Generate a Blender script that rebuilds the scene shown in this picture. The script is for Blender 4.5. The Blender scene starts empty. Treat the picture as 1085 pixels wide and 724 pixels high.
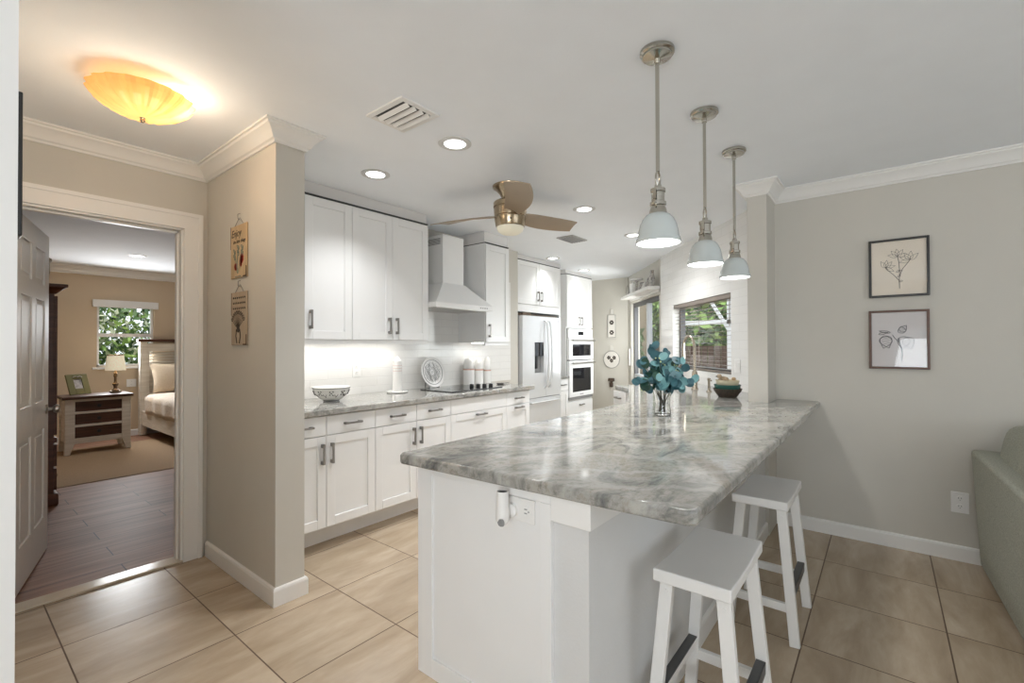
import bpy, bmesh, math, random
from mathutils import Vector, Matrix
random.seed(7)
SC = bpy.context.scene
COL = SC.collection

# ------------------------------------------------------------------ camera
yaw, pitch, roll = 0.674660, 0.009443, -0.003365
fw = Vector((math.cos(yaw)*math.cos(pitch), math.sin(yaw)*math.cos(pitch), math.sin(pitch)))
rt = fw.cross(Vector((0, 0, 1))).normalized()
up = rt.cross(fw)
rt, up = rt*math.cos(roll)+up*math.sin(roll), up*math.cos(roll)-rt*math.sin(roll)
cam = bpy.data.cameras.new('camera')
cam.sensor_width = 36.0
cam.lens = 492.428/1085*36.0
cam.clip_start = 0.02
cam_o = bpy.data.objects.new('camera', cam)
COL.objects.link(cam_o)
M = Matrix.Identity(4)
for i in range(3):
    M[i][0], M[i][1], M[i][2] = rt[i], up[i], -fw[i]
M[2][3] = 1.31
cam_o.matrix_world = M
SC.camera = cam_o

# ------------------------------------------------------------------ world, exposure, big lights
w = bpy.data.worlds.new('world')
SC.world = w
w.use_nodes = True
w.node_tree.nodes['Background'].inputs[0].default_value = (0.86, 0.93, 1.0, 1)
w.node_tree.nodes['Background'].inputs[1].default_value = 1.6
SC.view_settings.view_transform = 'Standard'
SC.view_settings.look = 'None'
SC.view_settings.gamma = 1.0
SC.view_settings.exposure = 0.28
SC.view_settings.use_curve_mapping = False
SC.cycles.max_bounces = 10
SC.cycles.diffuse_bounces = 6
SC.cycles.sample_clamp_indirect = 6.0
SC.cycles.caustics_reflective = False
SC.cycles.caustics_refractive = False

def light(kind, loc, power, col=(1, 1, 1), size=0.1, size_y=None, target=None, name='lamp', parent=None, spot=None):
    d = bpy.data.lights.new(name, kind)
    d.energy = power
    d.color = col
    if kind == 'AREA':
        d.shape = 'RECTANGLE' if size_y else 'DISK'
        d.size = size
        if size_y:
            d.size_y = size_y
    elif kind in ('POINT', 'SPOT'):
        d.shadow_soft_size = size
    if spot:
        d.spot_size, d.spot_blend = spot
    o = bpy.data.objects.new(name, d)
    COL.objects.link(o)
    o.location = loc
    if target is not None:
        o.rotation_euler = (Vector(target)-Vector(loc)).to_track_quat('-Z', 'Y').to_euler()
    return o

# lamps added in the windows behind the camera, tilted up to brighten the ceiling
light('AREA', (-2.93, -1.02, 1.0), 74, (0.91, 0.96, 1.0), 1.75, 1.2, (-1.6, -0.75, 2.4), 'daylight_fill')
light('AREA', (1.4, -3.85, 1.25), 17, (0.94, 0.98, 1.0), 3.0, 1.9, (1.2, -3.0, 3.6), 'daylight_fill')
# two lamps added to brighten the far kitchen, then the bedroom window's light
light('AREA', (4.90, 1.50, 1.42), 9, (0.95, 1.0, 0.97), 1.0, 0.6, (4.75, 4.0, 1.1), 'daylight_fill')  # added lamp by the kitchen window, turned toward the opposite cabinets
light('AREA', (6.46, 2.80, 1.4), 13, (0.97, 1.0, 0.98), 0.9, 1.0, (6.75, 4.2, 1.25), 'daylight_fill')  # added lamp by the sliding window, turned toward fridge and ovens
light('AREA', (1.8, 8.62, 1.5), 30, (0.93, 0.97, 1.0), 0.55, 0.8, (1.8, 7, 1.3), 'daylight_fill')

# sun over the garden: high, from the far side of the roof, so it does not enter the kitchen
sun = light('SUN', (0, 0, 8), 2.6, (1.0, 0.95, 0.86), name='sun')
sun.data.angle = 0.02
sun.rotation_euler = Vector((0.46, 0.17, -0.87)).to_track_quat('-Z', 'Y').to_euler()

# ------------------------------------------------------------------ materials
def new_mat(name):
    m = bpy.data.materials.new(name)
    m.use_nodes = True
    nt = m.node_tree
    return m, nt, nt.nodes['Principled BSDF']

def N(nt, kind, **kw):
    n = nt.nodes.new(kind)
    for k, v in kw.items():
        setattr(n, k, v)
    return n

def ramp(nt, stops, src=None, interp='LINEAR'):
    r = N(nt, 'ShaderNodeValToRGB')
    e = r.color_ramp.elements
    r.color_ramp.interpolation = interp
    e[0].position, e[0].color = stops[0][0], (*stops[0][1], 1)
    e[1].position, e[1].color = stops[-1][0], (*stops[-1][1], 1)
    for p, c in stops[1:-1]:
        x = e.new(p)
        x.color = (*c, 1)
    if src is not None:
        nt.links.new(src, r.inputs[0])
    return r

def mat(name, col, rough=0.5, metal=0.0, var=0.04, scale=6.0, bump=0.0, bscale=60.0, coat=0.0, spec=None):
    m, nt, b = new_mat(name)
    tc = N(nt, 'ShaderNodeTexCoord')
    nz = N(nt, 'ShaderNodeTexNoise')
    nz.inputs['Scale'].default_value = scale
    nz.inputs['Detail'].default_value = 4
    nt.links.new(tc.outputs['Object'], nz.inputs['Vector'])
    lo = tuple(max(0, c*(1-var)) for c in col)
    hi = tuple(min(1, c*(1+var)) for c in col)
    r = ramp(nt, [(0.3, lo), (0.7, hi)], nz.outputs['Fac'])
    nt.links.new(r.outputs['Color'], b.inputs['Base Color'])
    b.inputs['Roughness'].default_value = rough
    b.inputs['Metallic'].default_value = metal
    if coat:
        b.inputs['Coat Weight'].default_value = coat
        b.inputs['Coat Roughness'].default_value = 0.08
    if spec is not None:
        b.inputs['Specular IOR Level'].default_value = spec
    if bump:
        n2 = N(nt, 'ShaderNodeTexNoise')
        n2.inputs['Scale'].default_value = bscale
        n2.inputs['Detail'].default_value = 3
        nt.links.new(tc.outputs['Object'], n2.inputs['Vector'])
        bp = N(nt, 'ShaderNodeBump')
        bp.inputs['Strength'].default_value = bump
        bp.inputs['Distance'].default_value = 0.004
        nt.links.new(n2.outputs['Fac'], bp.inputs['Height'])
        nt.links.new(bp.outputs['Normal'], b.inputs['Normal'])
    return m

def emit_mat(name, col, strength):
    m, nt, b = new_mat(name)
    b.inputs['Base Color'].default_value = (*col, 1)
    b.inputs['Emission Color'].default_value = (*col, 1)
    b.inputs['Emission Strength'].default_value = strength
    return m

def glass_mat(name, tint=(1, 1, 1), refl=0.10):
    m, nt, b = new_mat(name)
    out = nt.nodes['Material Output']
    nt.nodes.remove(b)
    tr = N(nt, 'ShaderNodeBsdfTransparent')
    tr.inputs[0].default_value = (*tint, 1)
    gl = N(nt, 'ShaderNodeBsdfGlossy')
    gl.inputs['Roughness'].default_value = 0.02
    fr = N(nt, 'ShaderNodeFresnel')
    fr.inputs['IOR'].default_value = 1.45
    mx = N(nt, 'ShaderNodeMixShader')
    ge = N(nt, 'ShaderNodeNewGeometry')
    iv = N(nt, 'ShaderNodeMath', operation='SUBTRACT'); iv.inputs[0].default_value = 1.0
    nt.links.new(ge.outputs['Backfacing'], iv.inputs[1])
    mu = N(nt, 'ShaderNodeMath', operation='MULTIPLY')
    nt.links.new(fr.outputs[0], mu.inputs[0]); nt.links.new(iv.outputs[0], mu.inputs[1])
    nt.links.new(mu.outputs[0], mx.inputs[0])
    nt.links.new(tr.outputs[0], mx.inputs[1])
    nt.links.new(gl.outputs[0], mx.inputs[2])
    nt.links.new(mx.outputs[0], out.inputs[0])
    return m

def tile_floor_mat():
    m, nt, b = new_mat('floor_tile')
    L = nt.links.new
    geo = N(nt, 'ShaderNodeNewGeometry')
    sep = N(nt, 'ShaderNodeSeparateXYZ')
    L(geo.outputs['Position'], sep.inputs[0])
    def cell(out, off):
        a = N(nt, 'ShaderNodeMath', operation='SUBTRACT'); a.inputs[1].default_value = off; L(out, a.inputs[0])
        d = N(nt, 'ShaderNodeMath', operation='DIVIDE'); d.inputs[1].default_value = 0.505; L(a.outputs[0], d.inputs[0])
        f = N(nt, 'ShaderNodeMath', operation='FRACT'); L(d.outputs[0], f.inputs[0])
        fl = N(nt, 'ShaderNodeMath', operation='FLOOR'); L(d.outputs[0], fl.inputs[0])
        p = N(nt, 'ShaderNodeMath', operation='PINGPONG'); p.inputs[1].default_value = 0.5; L(f.outputs[0], p.inputs[0])
        return p.outputs[0], fl.outputs[0]
    px, ix = cell(sep.outputs[0], 0.365)
    py, iy = cell(sep.outputs[1], 2.817)
    mn = N(nt, 'ShaderNodeMath', operation='MINIMUM'); L(px, mn.inputs[0]); L(py, mn.inputs[1])
    gr = N(nt, 'ShaderNodeMath', operation='LESS_THAN'); gr.inputs[1].default_value = 0.0055; L(mn.outputs[0], gr.inputs[0])
    cmb = N(nt, 'ShaderNodeCombineXYZ'); L(ix, cmb.inputs[0]); L(iy, cmb.inputs[1])
    wn = N(nt, 'ShaderNodeTexWhiteNoise', noise_dimensions='3D'); L(cmb.outputs[0], wn.inputs['Vector'])
    sc = N(nt, 'ShaderNodeVectorMath', operation='SCALE'); sc.inputs['Scale'].default_value = 9.0; L(wn.outputs['Color'], sc.inputs[0])
    ad = N(nt, 'ShaderNodeVectorMath', operation='ADD'); L(geo.outputs['Position'], ad.inputs[0]); L(sc.outputs[0], ad.inputs[1])
    st = N(nt, 'ShaderNodeMapping'); st.inputs['Scale'].default_value = (0.6, 2.2, 1); st.inputs['Rotation'].default_value = (0, 0, 0.5)
    L(ad.outputs[0], st.inputs['Vector'])
    n1 = N(nt, 'ShaderNodeTexNoise'); n1.inputs['Scale'].default_value = 3.2; n1.inputs['Detail'].default_value = 8
    n1.inputs['Roughness'].default_value = 0.62; n1.inputs['Distortion'].default_value = 0.45
    L(st.outputs[0], n1.inputs['Vector'])
    r = ramp(nt, [(0.25, (0.34, 0.255, 0.175)), (0.46, (0.44, 0.345, 0.245)), (0.60, (0.51, 0.41, 0.30)), (0.8, (0.60, 0.50, 0.385))], n1.outputs['Fac'])
    mx = N(nt, 'ShaderNodeMix', data_type='RGBA')
    L(gr.outputs[0], mx.inputs[0]); L(r.outputs['Color'], mx.inputs[6]); mx.inputs[7].default_value = (0.12, 0.075, 0.045, 1)
    L(mx.outputs[2], b.inputs['Base Color'])
    rg = N(nt, 'ShaderNodeMapRange'); rg.inputs['To Min'].default_value = 0.24; rg.inputs['To Max'].default_value = 0.8
    L(gr.outputs[0], rg.inputs[0]); L(rg.outputs[0], b.inputs['Roughness'])
    bp = N(nt, 'ShaderNodeBump'); bp.inputs['Strength'].default_value = 0.5; bp.inputs['Distance'].default_value = 0.002; bp.invert = True
    L(gr.outputs[0], bp.inputs['Height']); L(bp.outputs[0], b.inputs['Normal'])
    return m

def plank_mat():
    m, nt, b = new_mat('wood_planks')
    L = nt.links.new
    geo = N(nt, 'ShaderNodeNewGeometry')
    br = N(nt, 'ShaderNodeTexBrick')
    br.offset = 0.37
    br.inputs['Scale'].default_value = 1.0
    br.inputs['Brick Width'].default_value = 1.15
    br.inputs['Row Height'].default_value = 0.19
    br.inputs['Mortar Size'].default_value = 0.003
    br.inputs['Color1'].default_value = (0, 0, 0, 1)
    br.inputs['Color2'].default_value = (1, 1, 1, 1)
    br.inputs['Mortar'].default_value = (0.5, 0.5, 0.5, 1)
    L(geo.outputs['Position'], br.inputs['Vector'])
    mp = N(nt, 'ShaderNodeMapping'); mp.inputs['Scale'].default_value = (1.2, 16, 1)
    L(geo.outputs['Position'], mp.inputs['Vector'])
    ad = N(nt, 'ShaderNodeVectorMath', operation='MULTIPLY_ADD'); ad.inputs[1].default_value = (7, 7, 7)
    L(br.outputs['Color'], ad.inputs[0]); L(mp.outputs[0], ad.inputs[2])
    n1 = N(nt, 'ShaderNodeTexNoise'); n1.inputs['Scale'].default_value = 1.0; n1.inputs['Detail'].default_value = 6; n1.inputs['Distortion'].default_value = 0.8
    L(ad.outputs[0], n1.inputs['Vector'])
    r = ramp(nt, [(0.25, (0.115, 0.052, 0.032)), (0.5, (0.27, 0.140, 0.090)), (0.75, (0.39, 0.225, 0.150))], n1.outputs['Fac'])
    mx = N(nt, 'ShaderNodeMix', data_type='RGBA')
    L(br.outputs['Fac'], mx.inputs[0]); L(r.outputs['Color'], mx.inputs[6]); mx.inputs[7].default_value = (0.05, 0.03, 0.02, 1)
    L(mx.outputs[2], b.inputs['Base Color'])
    b.inputs['Roughness'].default_value = 0.5
    b.inputs['Specular IOR Level'].default_value = 0.2
    return m

def granite_mat():
    m, nt, b = new_mat('granite')
    L = nt.links.new
    geo = N(nt, 'ShaderNodeNewGeometry')
    mp = N(nt, 'ShaderNodeMapping'); mp.inputs['Scale'].default_value = (1.3, 2.4, 2.0); mp.inputs['Rotation'].default_value = (0, 0, 0.75)
    L(geo.outputs['Position'], mp.inputs['Vector'])
    n1 = N(nt, 'ShaderNodeTexNoise'); n1.inputs['Scale'].default_value = 2.6; n1.inputs['Detail'].default_value = 11; n1.inputs['Roughness'].default_value = 0.72; n1.inputs['Distortion'].default_value = 1.5
    L(mp.outputs[0], n1.inputs['Vector'])
    r1 = ramp(nt, [(0.27, (0.06, 0.06, 0.06)), (0.38, (0.17, 0.172, 0.165)), (0.46, (0.275, 0.27, 0.25)), (0.54, (0.385, 0.375, 0.345)), (0.62, (0.31, 0.285, 0.245)), (0.76, (0.48, 0.47, 0.445))], n1.outputs['Fac'])
    n2 = N(nt, 'ShaderNodeTexNoise'); n2.inputs['Scale'].default_value = 55; n2.inputs['Detail'].default_value = 5; n2.inputs['Roughness'].default_value = 0.7
    L(geo.outputs['Position'], n2.inputs['Vector'])
    r2 = ramp(nt, [(0.33, (0.52, 0.50, 0.47)), (0.5, (1, 1, 1))], n2.outputs['Fac'])
    mx = N(nt, 'ShaderNodeMix', data_type='RGBA', blend_type='MULTIPLY'); mx.inputs[0].default_value = 0.75
    L(r1.outputs['Color'], mx.inputs[6]); L(r2.outputs['Color'], mx.inputs[7])
    # thin white and grey veins swept across the slab
    n3 = N(nt, 'ShaderNodeTexWave'); n3.inputs['Scale'].default_value = 1.6; n3.inputs['Distortion'].default_value = 9.0; n3.inputs['Detail'].default_value = 5; n3.inputs['Detail Scale'].default_value = 1.4
    mp3 = N(nt, 'ShaderNodeMapping'); mp3.inputs['Rotation'].default_value = (0, 0, -0.7)
    L(geo.outputs['Position'], mp3.inputs['Vector']); L(mp3.outputs[0], n3.inputs['Vector'])
    r3 = ramp(nt, [(0.80, (0, 0, 0)), (0.97, (1, 1, 1))], n3.outputs['Fac'])
    mx2 = N(nt, 'ShaderNodeMix', data_type='RGBA')
    ml = N(nt, 'ShaderNodeMath', operation='MULTIPLY'); ml.inputs[1].default_value = 0.22; L(r3.outputs['Color'], ml.inputs[0])
    L(ml.outputs[0], mx2.inputs[0]); L(mx.outputs[2], mx2.inputs[6]); mx2.inputs[7].default_value = (0.66, 0.66, 0.63, 1)
    L(mx2.outputs[2], b.inputs['Base Color'])
    b.inputs['Roughness'].default_value = 0.07
    return m

def subway_mat():
    m, nt, b = new_mat('glossy_subway_tile')
    L = nt.links.new
    tc = N(nt, 'ShaderNodeTexCoord')
    sep = N(nt, 'ShaderNodeSeparateXYZ'); L(tc.outputs['Object'], sep.inputs[0])
    cmb = N(nt, 'ShaderNodeCombineXYZ'); L(sep.outputs[0], cmb.inputs[0]); L(sep.outputs[2], cmb.inputs[1])
    br = N(nt, 'ShaderNodeTexBrick')
    br.inputs['Scale'].default_value = 1.0
    br.inputs['Brick Width'].default_value = 0.30
    br.inputs['Row Height'].default_value = 0.075
    br.inputs['Mortar Size'].default_value = 0.0022
    br.inputs['Mortar Smooth'].default_value = 0.4
    br.inputs['Color1'].default_value = (0.80, 0.79, 0.765, 1)
    br.inputs['Color2'].default_value = (0.83, 0.82, 0.80, 1)
    br.inputs['Mortar'].default_value = (0.75, 0.74, 0.72, 1)
    L(cmb.outputs[0], br.inputs['Vector'])
    L(br.outputs['Color'], b.inputs['Base Color'])
    b.inputs['Roughness'].default_value = 0.12
    nz = N(nt, 'ShaderNodeTexNoise'); nz.inputs['Scale'].default_value = 22; nz.inputs['Detail'].default_value = 2
    L(tc.outputs['Object'], nz.inputs['Vector'])
    mt = N(nt, 'ShaderNodeMath', operation='MULTIPLY'); mt.inputs[1].default_value = 0.6; L(nz.outputs['Fac'], mt.inputs[0])
    sb = N(nt, 'ShaderNodeMath', operation='SUBTRACT'); L(mt.outputs[0], sb.inputs[0]); L(br.outputs['Fac'], sb.inputs[1])
    bp = N(nt, 'ShaderNodeBump'); bp.inputs['Strength'].default_value = 0.45; bp.inputs['Distance'].default_value = 0.004
    L(sb.outputs[0], bp.inputs['Height']); L(bp.outputs[0], b.inputs['Normal'])
    return m

def fabric_mat(name, c1, c2, scale=160):
    m, nt, b = new_mat(name)
    L = nt.links.new
    tc = N(nt, 'ShaderNodeTexCoord')
    n = N(nt, 'ShaderNodeTexNoise'); n.inputs['Scale'].default_value = scale; n.inputs['Detail'].default_value = 4
    L(tc.outputs['Object'], n.inputs['Vector'])
    r = ramp(nt, [(0.35, c1), (0.65, c2)], n.outputs['Fac'])
    L(r.outputs['Color'], b.inputs['Base Color'])
    b.inputs['Roughness'].default_value = 0.95
    bp = N(nt, 'ShaderNodeBump'); bp.inputs['Strength'].default_value = 0.5; bp.inputs['Distance'].default_value = 0.003
    L(n.outputs['Fac'], bp.inputs['Height']); L(bp.outputs[0], b.inputs['Normal'])
    return m

def wood_mat(name, c1, c2, rough=0.4, sc=(2, 2, 22)):
    m, nt, b = new_mat(name)
    L = nt.links.new
    tc = N(nt, 'ShaderNodeTexCoord')
    mp = N(nt, 'ShaderNodeMapping'); mp.inputs['Scale'].default_value = sc
    L(tc.outputs['Object'], mp.inputs['Vector'])
    n = N(nt, 'ShaderNodeTexNoise'); n.inputs['Scale'].default_value = 1.5; n.inputs['Detail'].default_value = 5; n.inputs['Distortion'].default_value = 0.6
    L(mp.outputs[0], n.inputs['Vector'])
    r = ramp(nt, [(0.3, c1), (0.7, c2)], n.outputs['Fac'])
    L(r.outputs['Color'], b.inputs['Base Color'])
    b.inputs['Roughness'].default_value = rough
    return m

def leaf_mat(name, c1, c2, scale=9, rough=0.5):
    m, nt, b = new_mat(name)
    L = nt.links.new
    tc = N(nt, 'ShaderNodeTexCoord')
    n = N(nt, 'ShaderNodeTexNoise'); n.inputs['Scale'].default_value = scale; n.inputs['Detail'].default_value = 2
    L(tc.outputs['Object'], n.inputs['Vector'])
    r = ramp(nt, [(0.33, c1), (0.67, c2)], n.outputs['Fac'])
    L(r.outputs['Color'], b.inputs['Base Color'])
    b.inputs['Roughness'].default_value = rough
    return m

WALL = mat('greige_paint', (0.60, 0.576, 0.522), 0.75, bump=0.08, bscale=220, var=0.012)
BEDWALL = mat('tan_paint', (0.60, 0.48, 0.34), 0.8, bump=0.08, bscale=220, var=0.012)
CEIL = mat('ceiling_paint', (0.87, 0.90, 0.94), 0.85, bump=0.10, bscale=180, var=0.01)
TRIM = mat('white_trim_paint', (0.82, 0.81, 0.79), 0.35, var=0.01)
CAB = mat('white_cabinet_paint', (0.82, 0.82, 0.815), 0.33, var=0.01)
STOOLW = mat('white_stool_paint', (0.80, 0.79, 0.77), 0.4, var=0.02)
SHADOWLINE = mat('painted_shadow_line', (0.06, 0.06, 0.055), 0.6)  # colour of the shadow line painted along the cabinet tops
NICKEL = mat('brushed_nickel', (0.50, 0.48, 0.45), 0.28, 1.0)
PULL = mat('dark_nickel_pull', (0.30, 0.285, 0.27), 0.32, 1.0)
CHROME = mat('polished_nickel', (0.50, 0.48, 0.43), 0.14, 1.0)
BRONZE = mat('brushed_bronze', (0.40, 0.32, 0.22), 0.24, 1.0)
TAUPE = mat('taupe_blade', (0.36, 0.285, 0.21), 0.42, 0.25)
STEEL = mat('white_stainless', (0.80, 0.81, 0.82), 0.22, 0.25, var=0.015)
APPL = mat('white_appliance_enamel', (0.80, 0.80, 0.80), 0.22, var=0.01)
BLACKG = mat('black_glass', (0.012, 0.012, 0.014), 0.06)
BLACK = mat('black_plastic', (0.02, 0.02, 0.02), 0.4)
GREYP = mat('grey_plastic', (0.25, 0.25, 0.25), 0.4)
SHADE = mat('enamel_shade', (0.56, 0.61, 0.61), 0.18, coat=0.4, var=0.01)
FLOOR = tile_floor_mat()
PLANK = plank_mat()
GRANITE = granite_mat()
SUBWAY = subway_mat()
GLASS = glass_mat('window_glass')
SOFA = fabric_mat('sage_tweed', (0.30, 0.31, 0.255), (0.45, 0.45, 0.385))
DKWOOD = wood_mat('dark_walnut', (0.045, 0.018, 0.010), (0.10, 0.04, 0.022))
REDWOOD = wood_mat('cherry_wood', (0.085, 0.028, 0.013), (0.16, 0.056, 0.026))
CREAMW = wood_mat('whitewashed_wood', (0.60, 0.54, 0.45), (0.75, 0.70, 0.62), 0.6)
BLACKW = mat('black_frame_wood', (0.025, 0.022, 0.02), 0.35)
BROWNW = wood_mat('brown_frame_wood', (0.075, 0.03, 0.018), (0.13, 0.055, 0.03))
PAPER = mat('cream_paper', (0.82, 0.74, 0.63), 0.8, var=0.02)
PAPERL = mat('lilac_grey_paper', (0.66, 0.63, 0.63), 0.8, var=0.02)
INK = mat('sepia_ink', (0.06, 0.045, 0.035), 0.8)
INKG = mat('grey_ink', (0.13, 0.13, 0.14), 0.8)
SIGNW = wood_mat('distressed_tan_board', (0.46, 0.33, 0.19), (0.60, 0.46, 0.29), 0.7, (8, 8, 3))
SIGNW2 = wood_mat('distressed_grey_board', (0.40, 0.31, 0.22), (0.50, 0.41, 0.31), 0.7, (8, 8, 3))
CERAM = mat('white_ceramic', (0.82, 0.81, 0.79), 0.18, var=0.01)
OLIVE = mat('olive_frame_paint', (0.16, 0.15, 0.06), 0.5)
RUG = fabric_mat('tan_rug_pile', (0.26, 0.165, 0.09), (0.35, 0.235, 0.135), 120)
QUILT = fabric_mat('cream_quilt', (0.60, 0.50, 0.40), (0.72, 0.63, 0.53), 40)
LINEN = fabric_mat('beige_linen', (0.60, 0.47, 0.33), (0.66, 0.54, 0.40), 90)
PLATEW = mat('white_plastic', (0.82, 0.81, 0.79), 0.4, var=0.005)

# ------------------------------------------------------------------ mesh helpers
class MB:
    def __init__(s):
        s.bm = bmesh.new()
    def verts(s, pts):
        return [s.bm.verts.new(p) for p in pts]
    def face(s, vs):
        try:
            return s.bm.faces.new(vs)
        except ValueError:
            return None
    def hexa(s, p):
        v = s.verts(p)
        for f in ((0, 3, 2, 1), (4, 5, 6, 7), (0, 1, 5, 4), (1, 2, 6, 5), (2, 3, 7, 6), (3, 0, 4, 7)):
            s.face([v[i] for i in f])
        return s
    def box(s, x0, x1, y0, y1, z0, z1):
        x0, x1 = min(x0, x1), max(x0, x1); y0, y1 = min(y0, y1), max(y0, y1); z0, z1 = min(z0, z1), max(z0, z1)
        return s.hexa([(x0, y0, z0), (x1, y0, z0), (x1, y1, z0), (x0, y1, z0), (x0, y0, z1), (x1, y0, z1), (x1, y1, z1), (x0, y1, z1)])
    def prism(s, poly, z0, z1):
        a = sum(poly[i][0]*poly[(i+1) % len(poly)][1]-poly[(i+1) % len(poly)][0]*poly[i][1] for i in range(len(poly)))
        if a < 0:
            poly = poly[::-1]
        lo = s.verts([(x, y, z0) for x, y in poly]); hi = s.verts([(x, y, z1) for x, y in poly])
        s.face(lo[::-1]); s.face(hi)
        for i in range(len(poly)):
            j = (i+1) % len(poly)
            s.face([lo[i], lo[j], hi[j], hi[i]])
        return s
    def lathe(s, prof, c=(0, 0, 0), seg=32, axis='z', squash=None):
        rings = []
        def place(r, h, a):
            x, y = r*math.cos(a), r*math.sin(a)
            p = {'z': (x, y, h), 'x': (h, x, y), 'y': (x, h, y)}[axis]
            return (p[0]+c[0], p[1]+c[1], p[2]+c[2])
        for r, h in prof:
            if r < 1e-6:
                rings.append(s.verts([place(0, h, 0)]))
            else:
                rings.append(s.verts([place(r, h, 2*math.pi*k/seg) for k in range(seg)]))
        for a, b in zip(rings, rings[1:]):
            for k in range(seg):
                k2 = (k+1) % seg
                if len(a) == 1 and len(b) == 1:
                    continue
                if len(a) == 1:
                    s.face([a[0], b[k2], b[k]])
                elif len(b) == 1:
                    s.face([a[k], a[k2], b[0]])
                else:
                    s.face([a[k], a[k2], b[k2], b[k]])
        return s
    def cyl(s, c, r, h, seg=24, axis='z', r2=None):
        return s.lathe([(0, 0), (r, 0), (r if r2 is None else r2, h), (0, h)], c, seg, axis)
    def tube(s, pts, r, seg=10, cap=True):
        pts = [Vector(p) for p in pts]
        rs = r if isinstance(r, (list, tuple)) else [r]*len(pts)
        t0 = (pts[1]-pts[0]).normalized()
        nrm = t0.orthogonal().normalized()
        rings = []
        for i, p in enumerate(pts):
            t = (pts[min(i+1, len(pts)-1)]-pts[max(i-1, 0)])
            t = t.normalized() if t.length > 1e-9 else t0
            nrm = (nrm-t*nrm.dot(t))
            nrm = nrm.normalized() if nrm.length > 1e-6 else t.orthogonal().normalized()
            bn = t.cross(nrm)
            rings.append(s.verts([p+(nrm*math.cos(2*math.pi*k/seg)+bn*math.sin(2*math.pi*k/seg))*rs[i] for k in range(seg)]))
        for a, b in zip(rings, rings[1:]):
            for k in range(seg):
                s.face([a[k], a[(k+1) % seg], b[(k+1) % seg], b[k]])
        if cap:
            s.face(rings[0][::-1]); s.face(rings[-1])
        return s
    def bar(s, a, b, wx, wy, ref=(1, 0, 0)):
        """rectangular bar from a to b; wx is measured along ref"""
        a, b = Vector(a), Vector(b)
        t = (b-a).normalized()
        u = Vector(ref); u = (u-t*u.dot(t)).normalized(); v = t.cross(u)
        P = []
        for q in (a, b):
            for su, sv in ((-1, -1), (1, -1), (1, 1), (-1, 1)):
                P.append(q+u*su*wx/2+v*sv*wy/2)
        return s.hexa(P)
    def sweep(s, path, prof):
        """profile (offset to the right of travel, z) swept along a 2D path with mitres"""
        n = len(path); rings = []
        for i in range(n):
            p = Vector(path[i])
            ds = []
            if i > 0: ds.append((p-Vector(path[i-1])).normalized())
            if i < n-1: ds.append((Vector(path[i+1])-p).normalized())
            ns = [Vector((d.y, -d.x)) for d in ds]
            m = ns[0] if len(ns) == 1 else (ns[0]+ns[1])/(1+ns[0].dot(ns[1]))
            rings.append(s.verts([(p.x+m.x*o, p.y+m.y*o, z) for o, z in prof]))
        k = len(prof)
        for a, b in zip(rings, rings[1:]):
            for i in range(k):
                s.face([a[i], a[(i+1) % k], b[(i+1) % k], b[i]])
        s.face(rings[0]); s.face(rings[-1][::-1])
        return s
    def grid_surface(s, nx, ny, fn):
        V = [[s.bm.verts.new(fn(i/nx, j/ny)) for j in range(ny+1)] for i in range(nx+1)]
        for i in range(nx):
            for j in range(ny):
                s.face([V[i][j], V[i+1][j], V[i+1][j+1], V[i][j+1]])
        return s
    def build(s, name, m, parent=None, loc=(0, 0, 0), rot=(0, 0, 0), bevel=0.0, seg=2, smooth=False, angle=40, subsurf=0):
        bmesh.ops.recalc_face_normals(s.bm, faces=s.bm.faces)
        me = bpy.data.meshes.new(name)
        s.bm.to_mesh(me); s.bm.free()
        me.materials.append(m)
        o = bpy.data.objects.new(name, me)
        COL.objects.link(o)
        o.location = loc; o.rotation_euler = rot
        if parent is not None:
            o.parent = parent
        if smooth or bevel:
            for p in me.polygons:
                p.use_smooth = True
            if not subsurf:
                me.set_sharp_from_angle(angle=math.radians(angle))
        if bevel:
            b = o.modifiers.new('bevel', 'BEVEL')
            b.width = bevel; b.segments = seg; b.limit_method = 'ANGLE'; b.angle_limit = math.radians(35)
            b.harden_normals = True
        if subsurf:
            q = o.modifiers.new('subsurf', 'SUBSURF'); q.levels = subsurf; q.render_levels = subsurf
        return o

def thing(name, label, cat, loc=(0, 0, 0), rz=0.0, group=None):
    o = bpy.data.objects.new(name, None)
    o.empty_display_size = 0.05
    COL.objects.link(o)
    o.location = loc; o.rotation_euler = (0, 0, rz)
    return tag(o, label, cat, group)

def tag(o, label, cat, group=None, kind=None):
    o['label'] = label; o['category'] = cat
    if group: o['group'] = group
    if kind: o['kind'] = kind
    return o

def struct(o, label=None):
    o['kind'] = 'structure'
    if label: o['label'] = label
    return o

def copy_thing(t, loc, label, rz=None):
    c = t.copy(); COL.objects.link(c); c.location = loc; c['label'] = label
    if rz is not None: c.rotation_euler = (0, 0, rz)
    for ch in list(t.children):
        d = ch.copy(); COL.objects.link(d); d.parent = c
        for g in list(ch.children):
            e = g.copy(); COL.objects.link(e); e.parent = d
    return c

def text_mesh(name, txt, size, m, parent, loc, rot, depth=0.0006, align='CENTER'):
    cu = bpy.data.curves.new(name, 'FONT')
    cu.body = txt; cu.size = size; cu.align_x = align; cu.extrude = depth
    cu.shear = 0.25
    tmp = bpy.data.objects.new(name+'_tmp', cu)
    COL.objects.link(tmp)
    bpy.context.view_layer.update()
    me = bpy.data.meshes.new_from_object(tmp.evaluated_get(bpy.context.evaluated_depsgraph_get()))
    bpy.data.objects.remove(tmp)
    me.materials.clear(); me.materials.append(m)
    o = bpy.data.objects.new(name, me); COL.objects.link(o)
    o.location = loc; o.rotation_euler = rot; o.parent = parent
    return o

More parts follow.
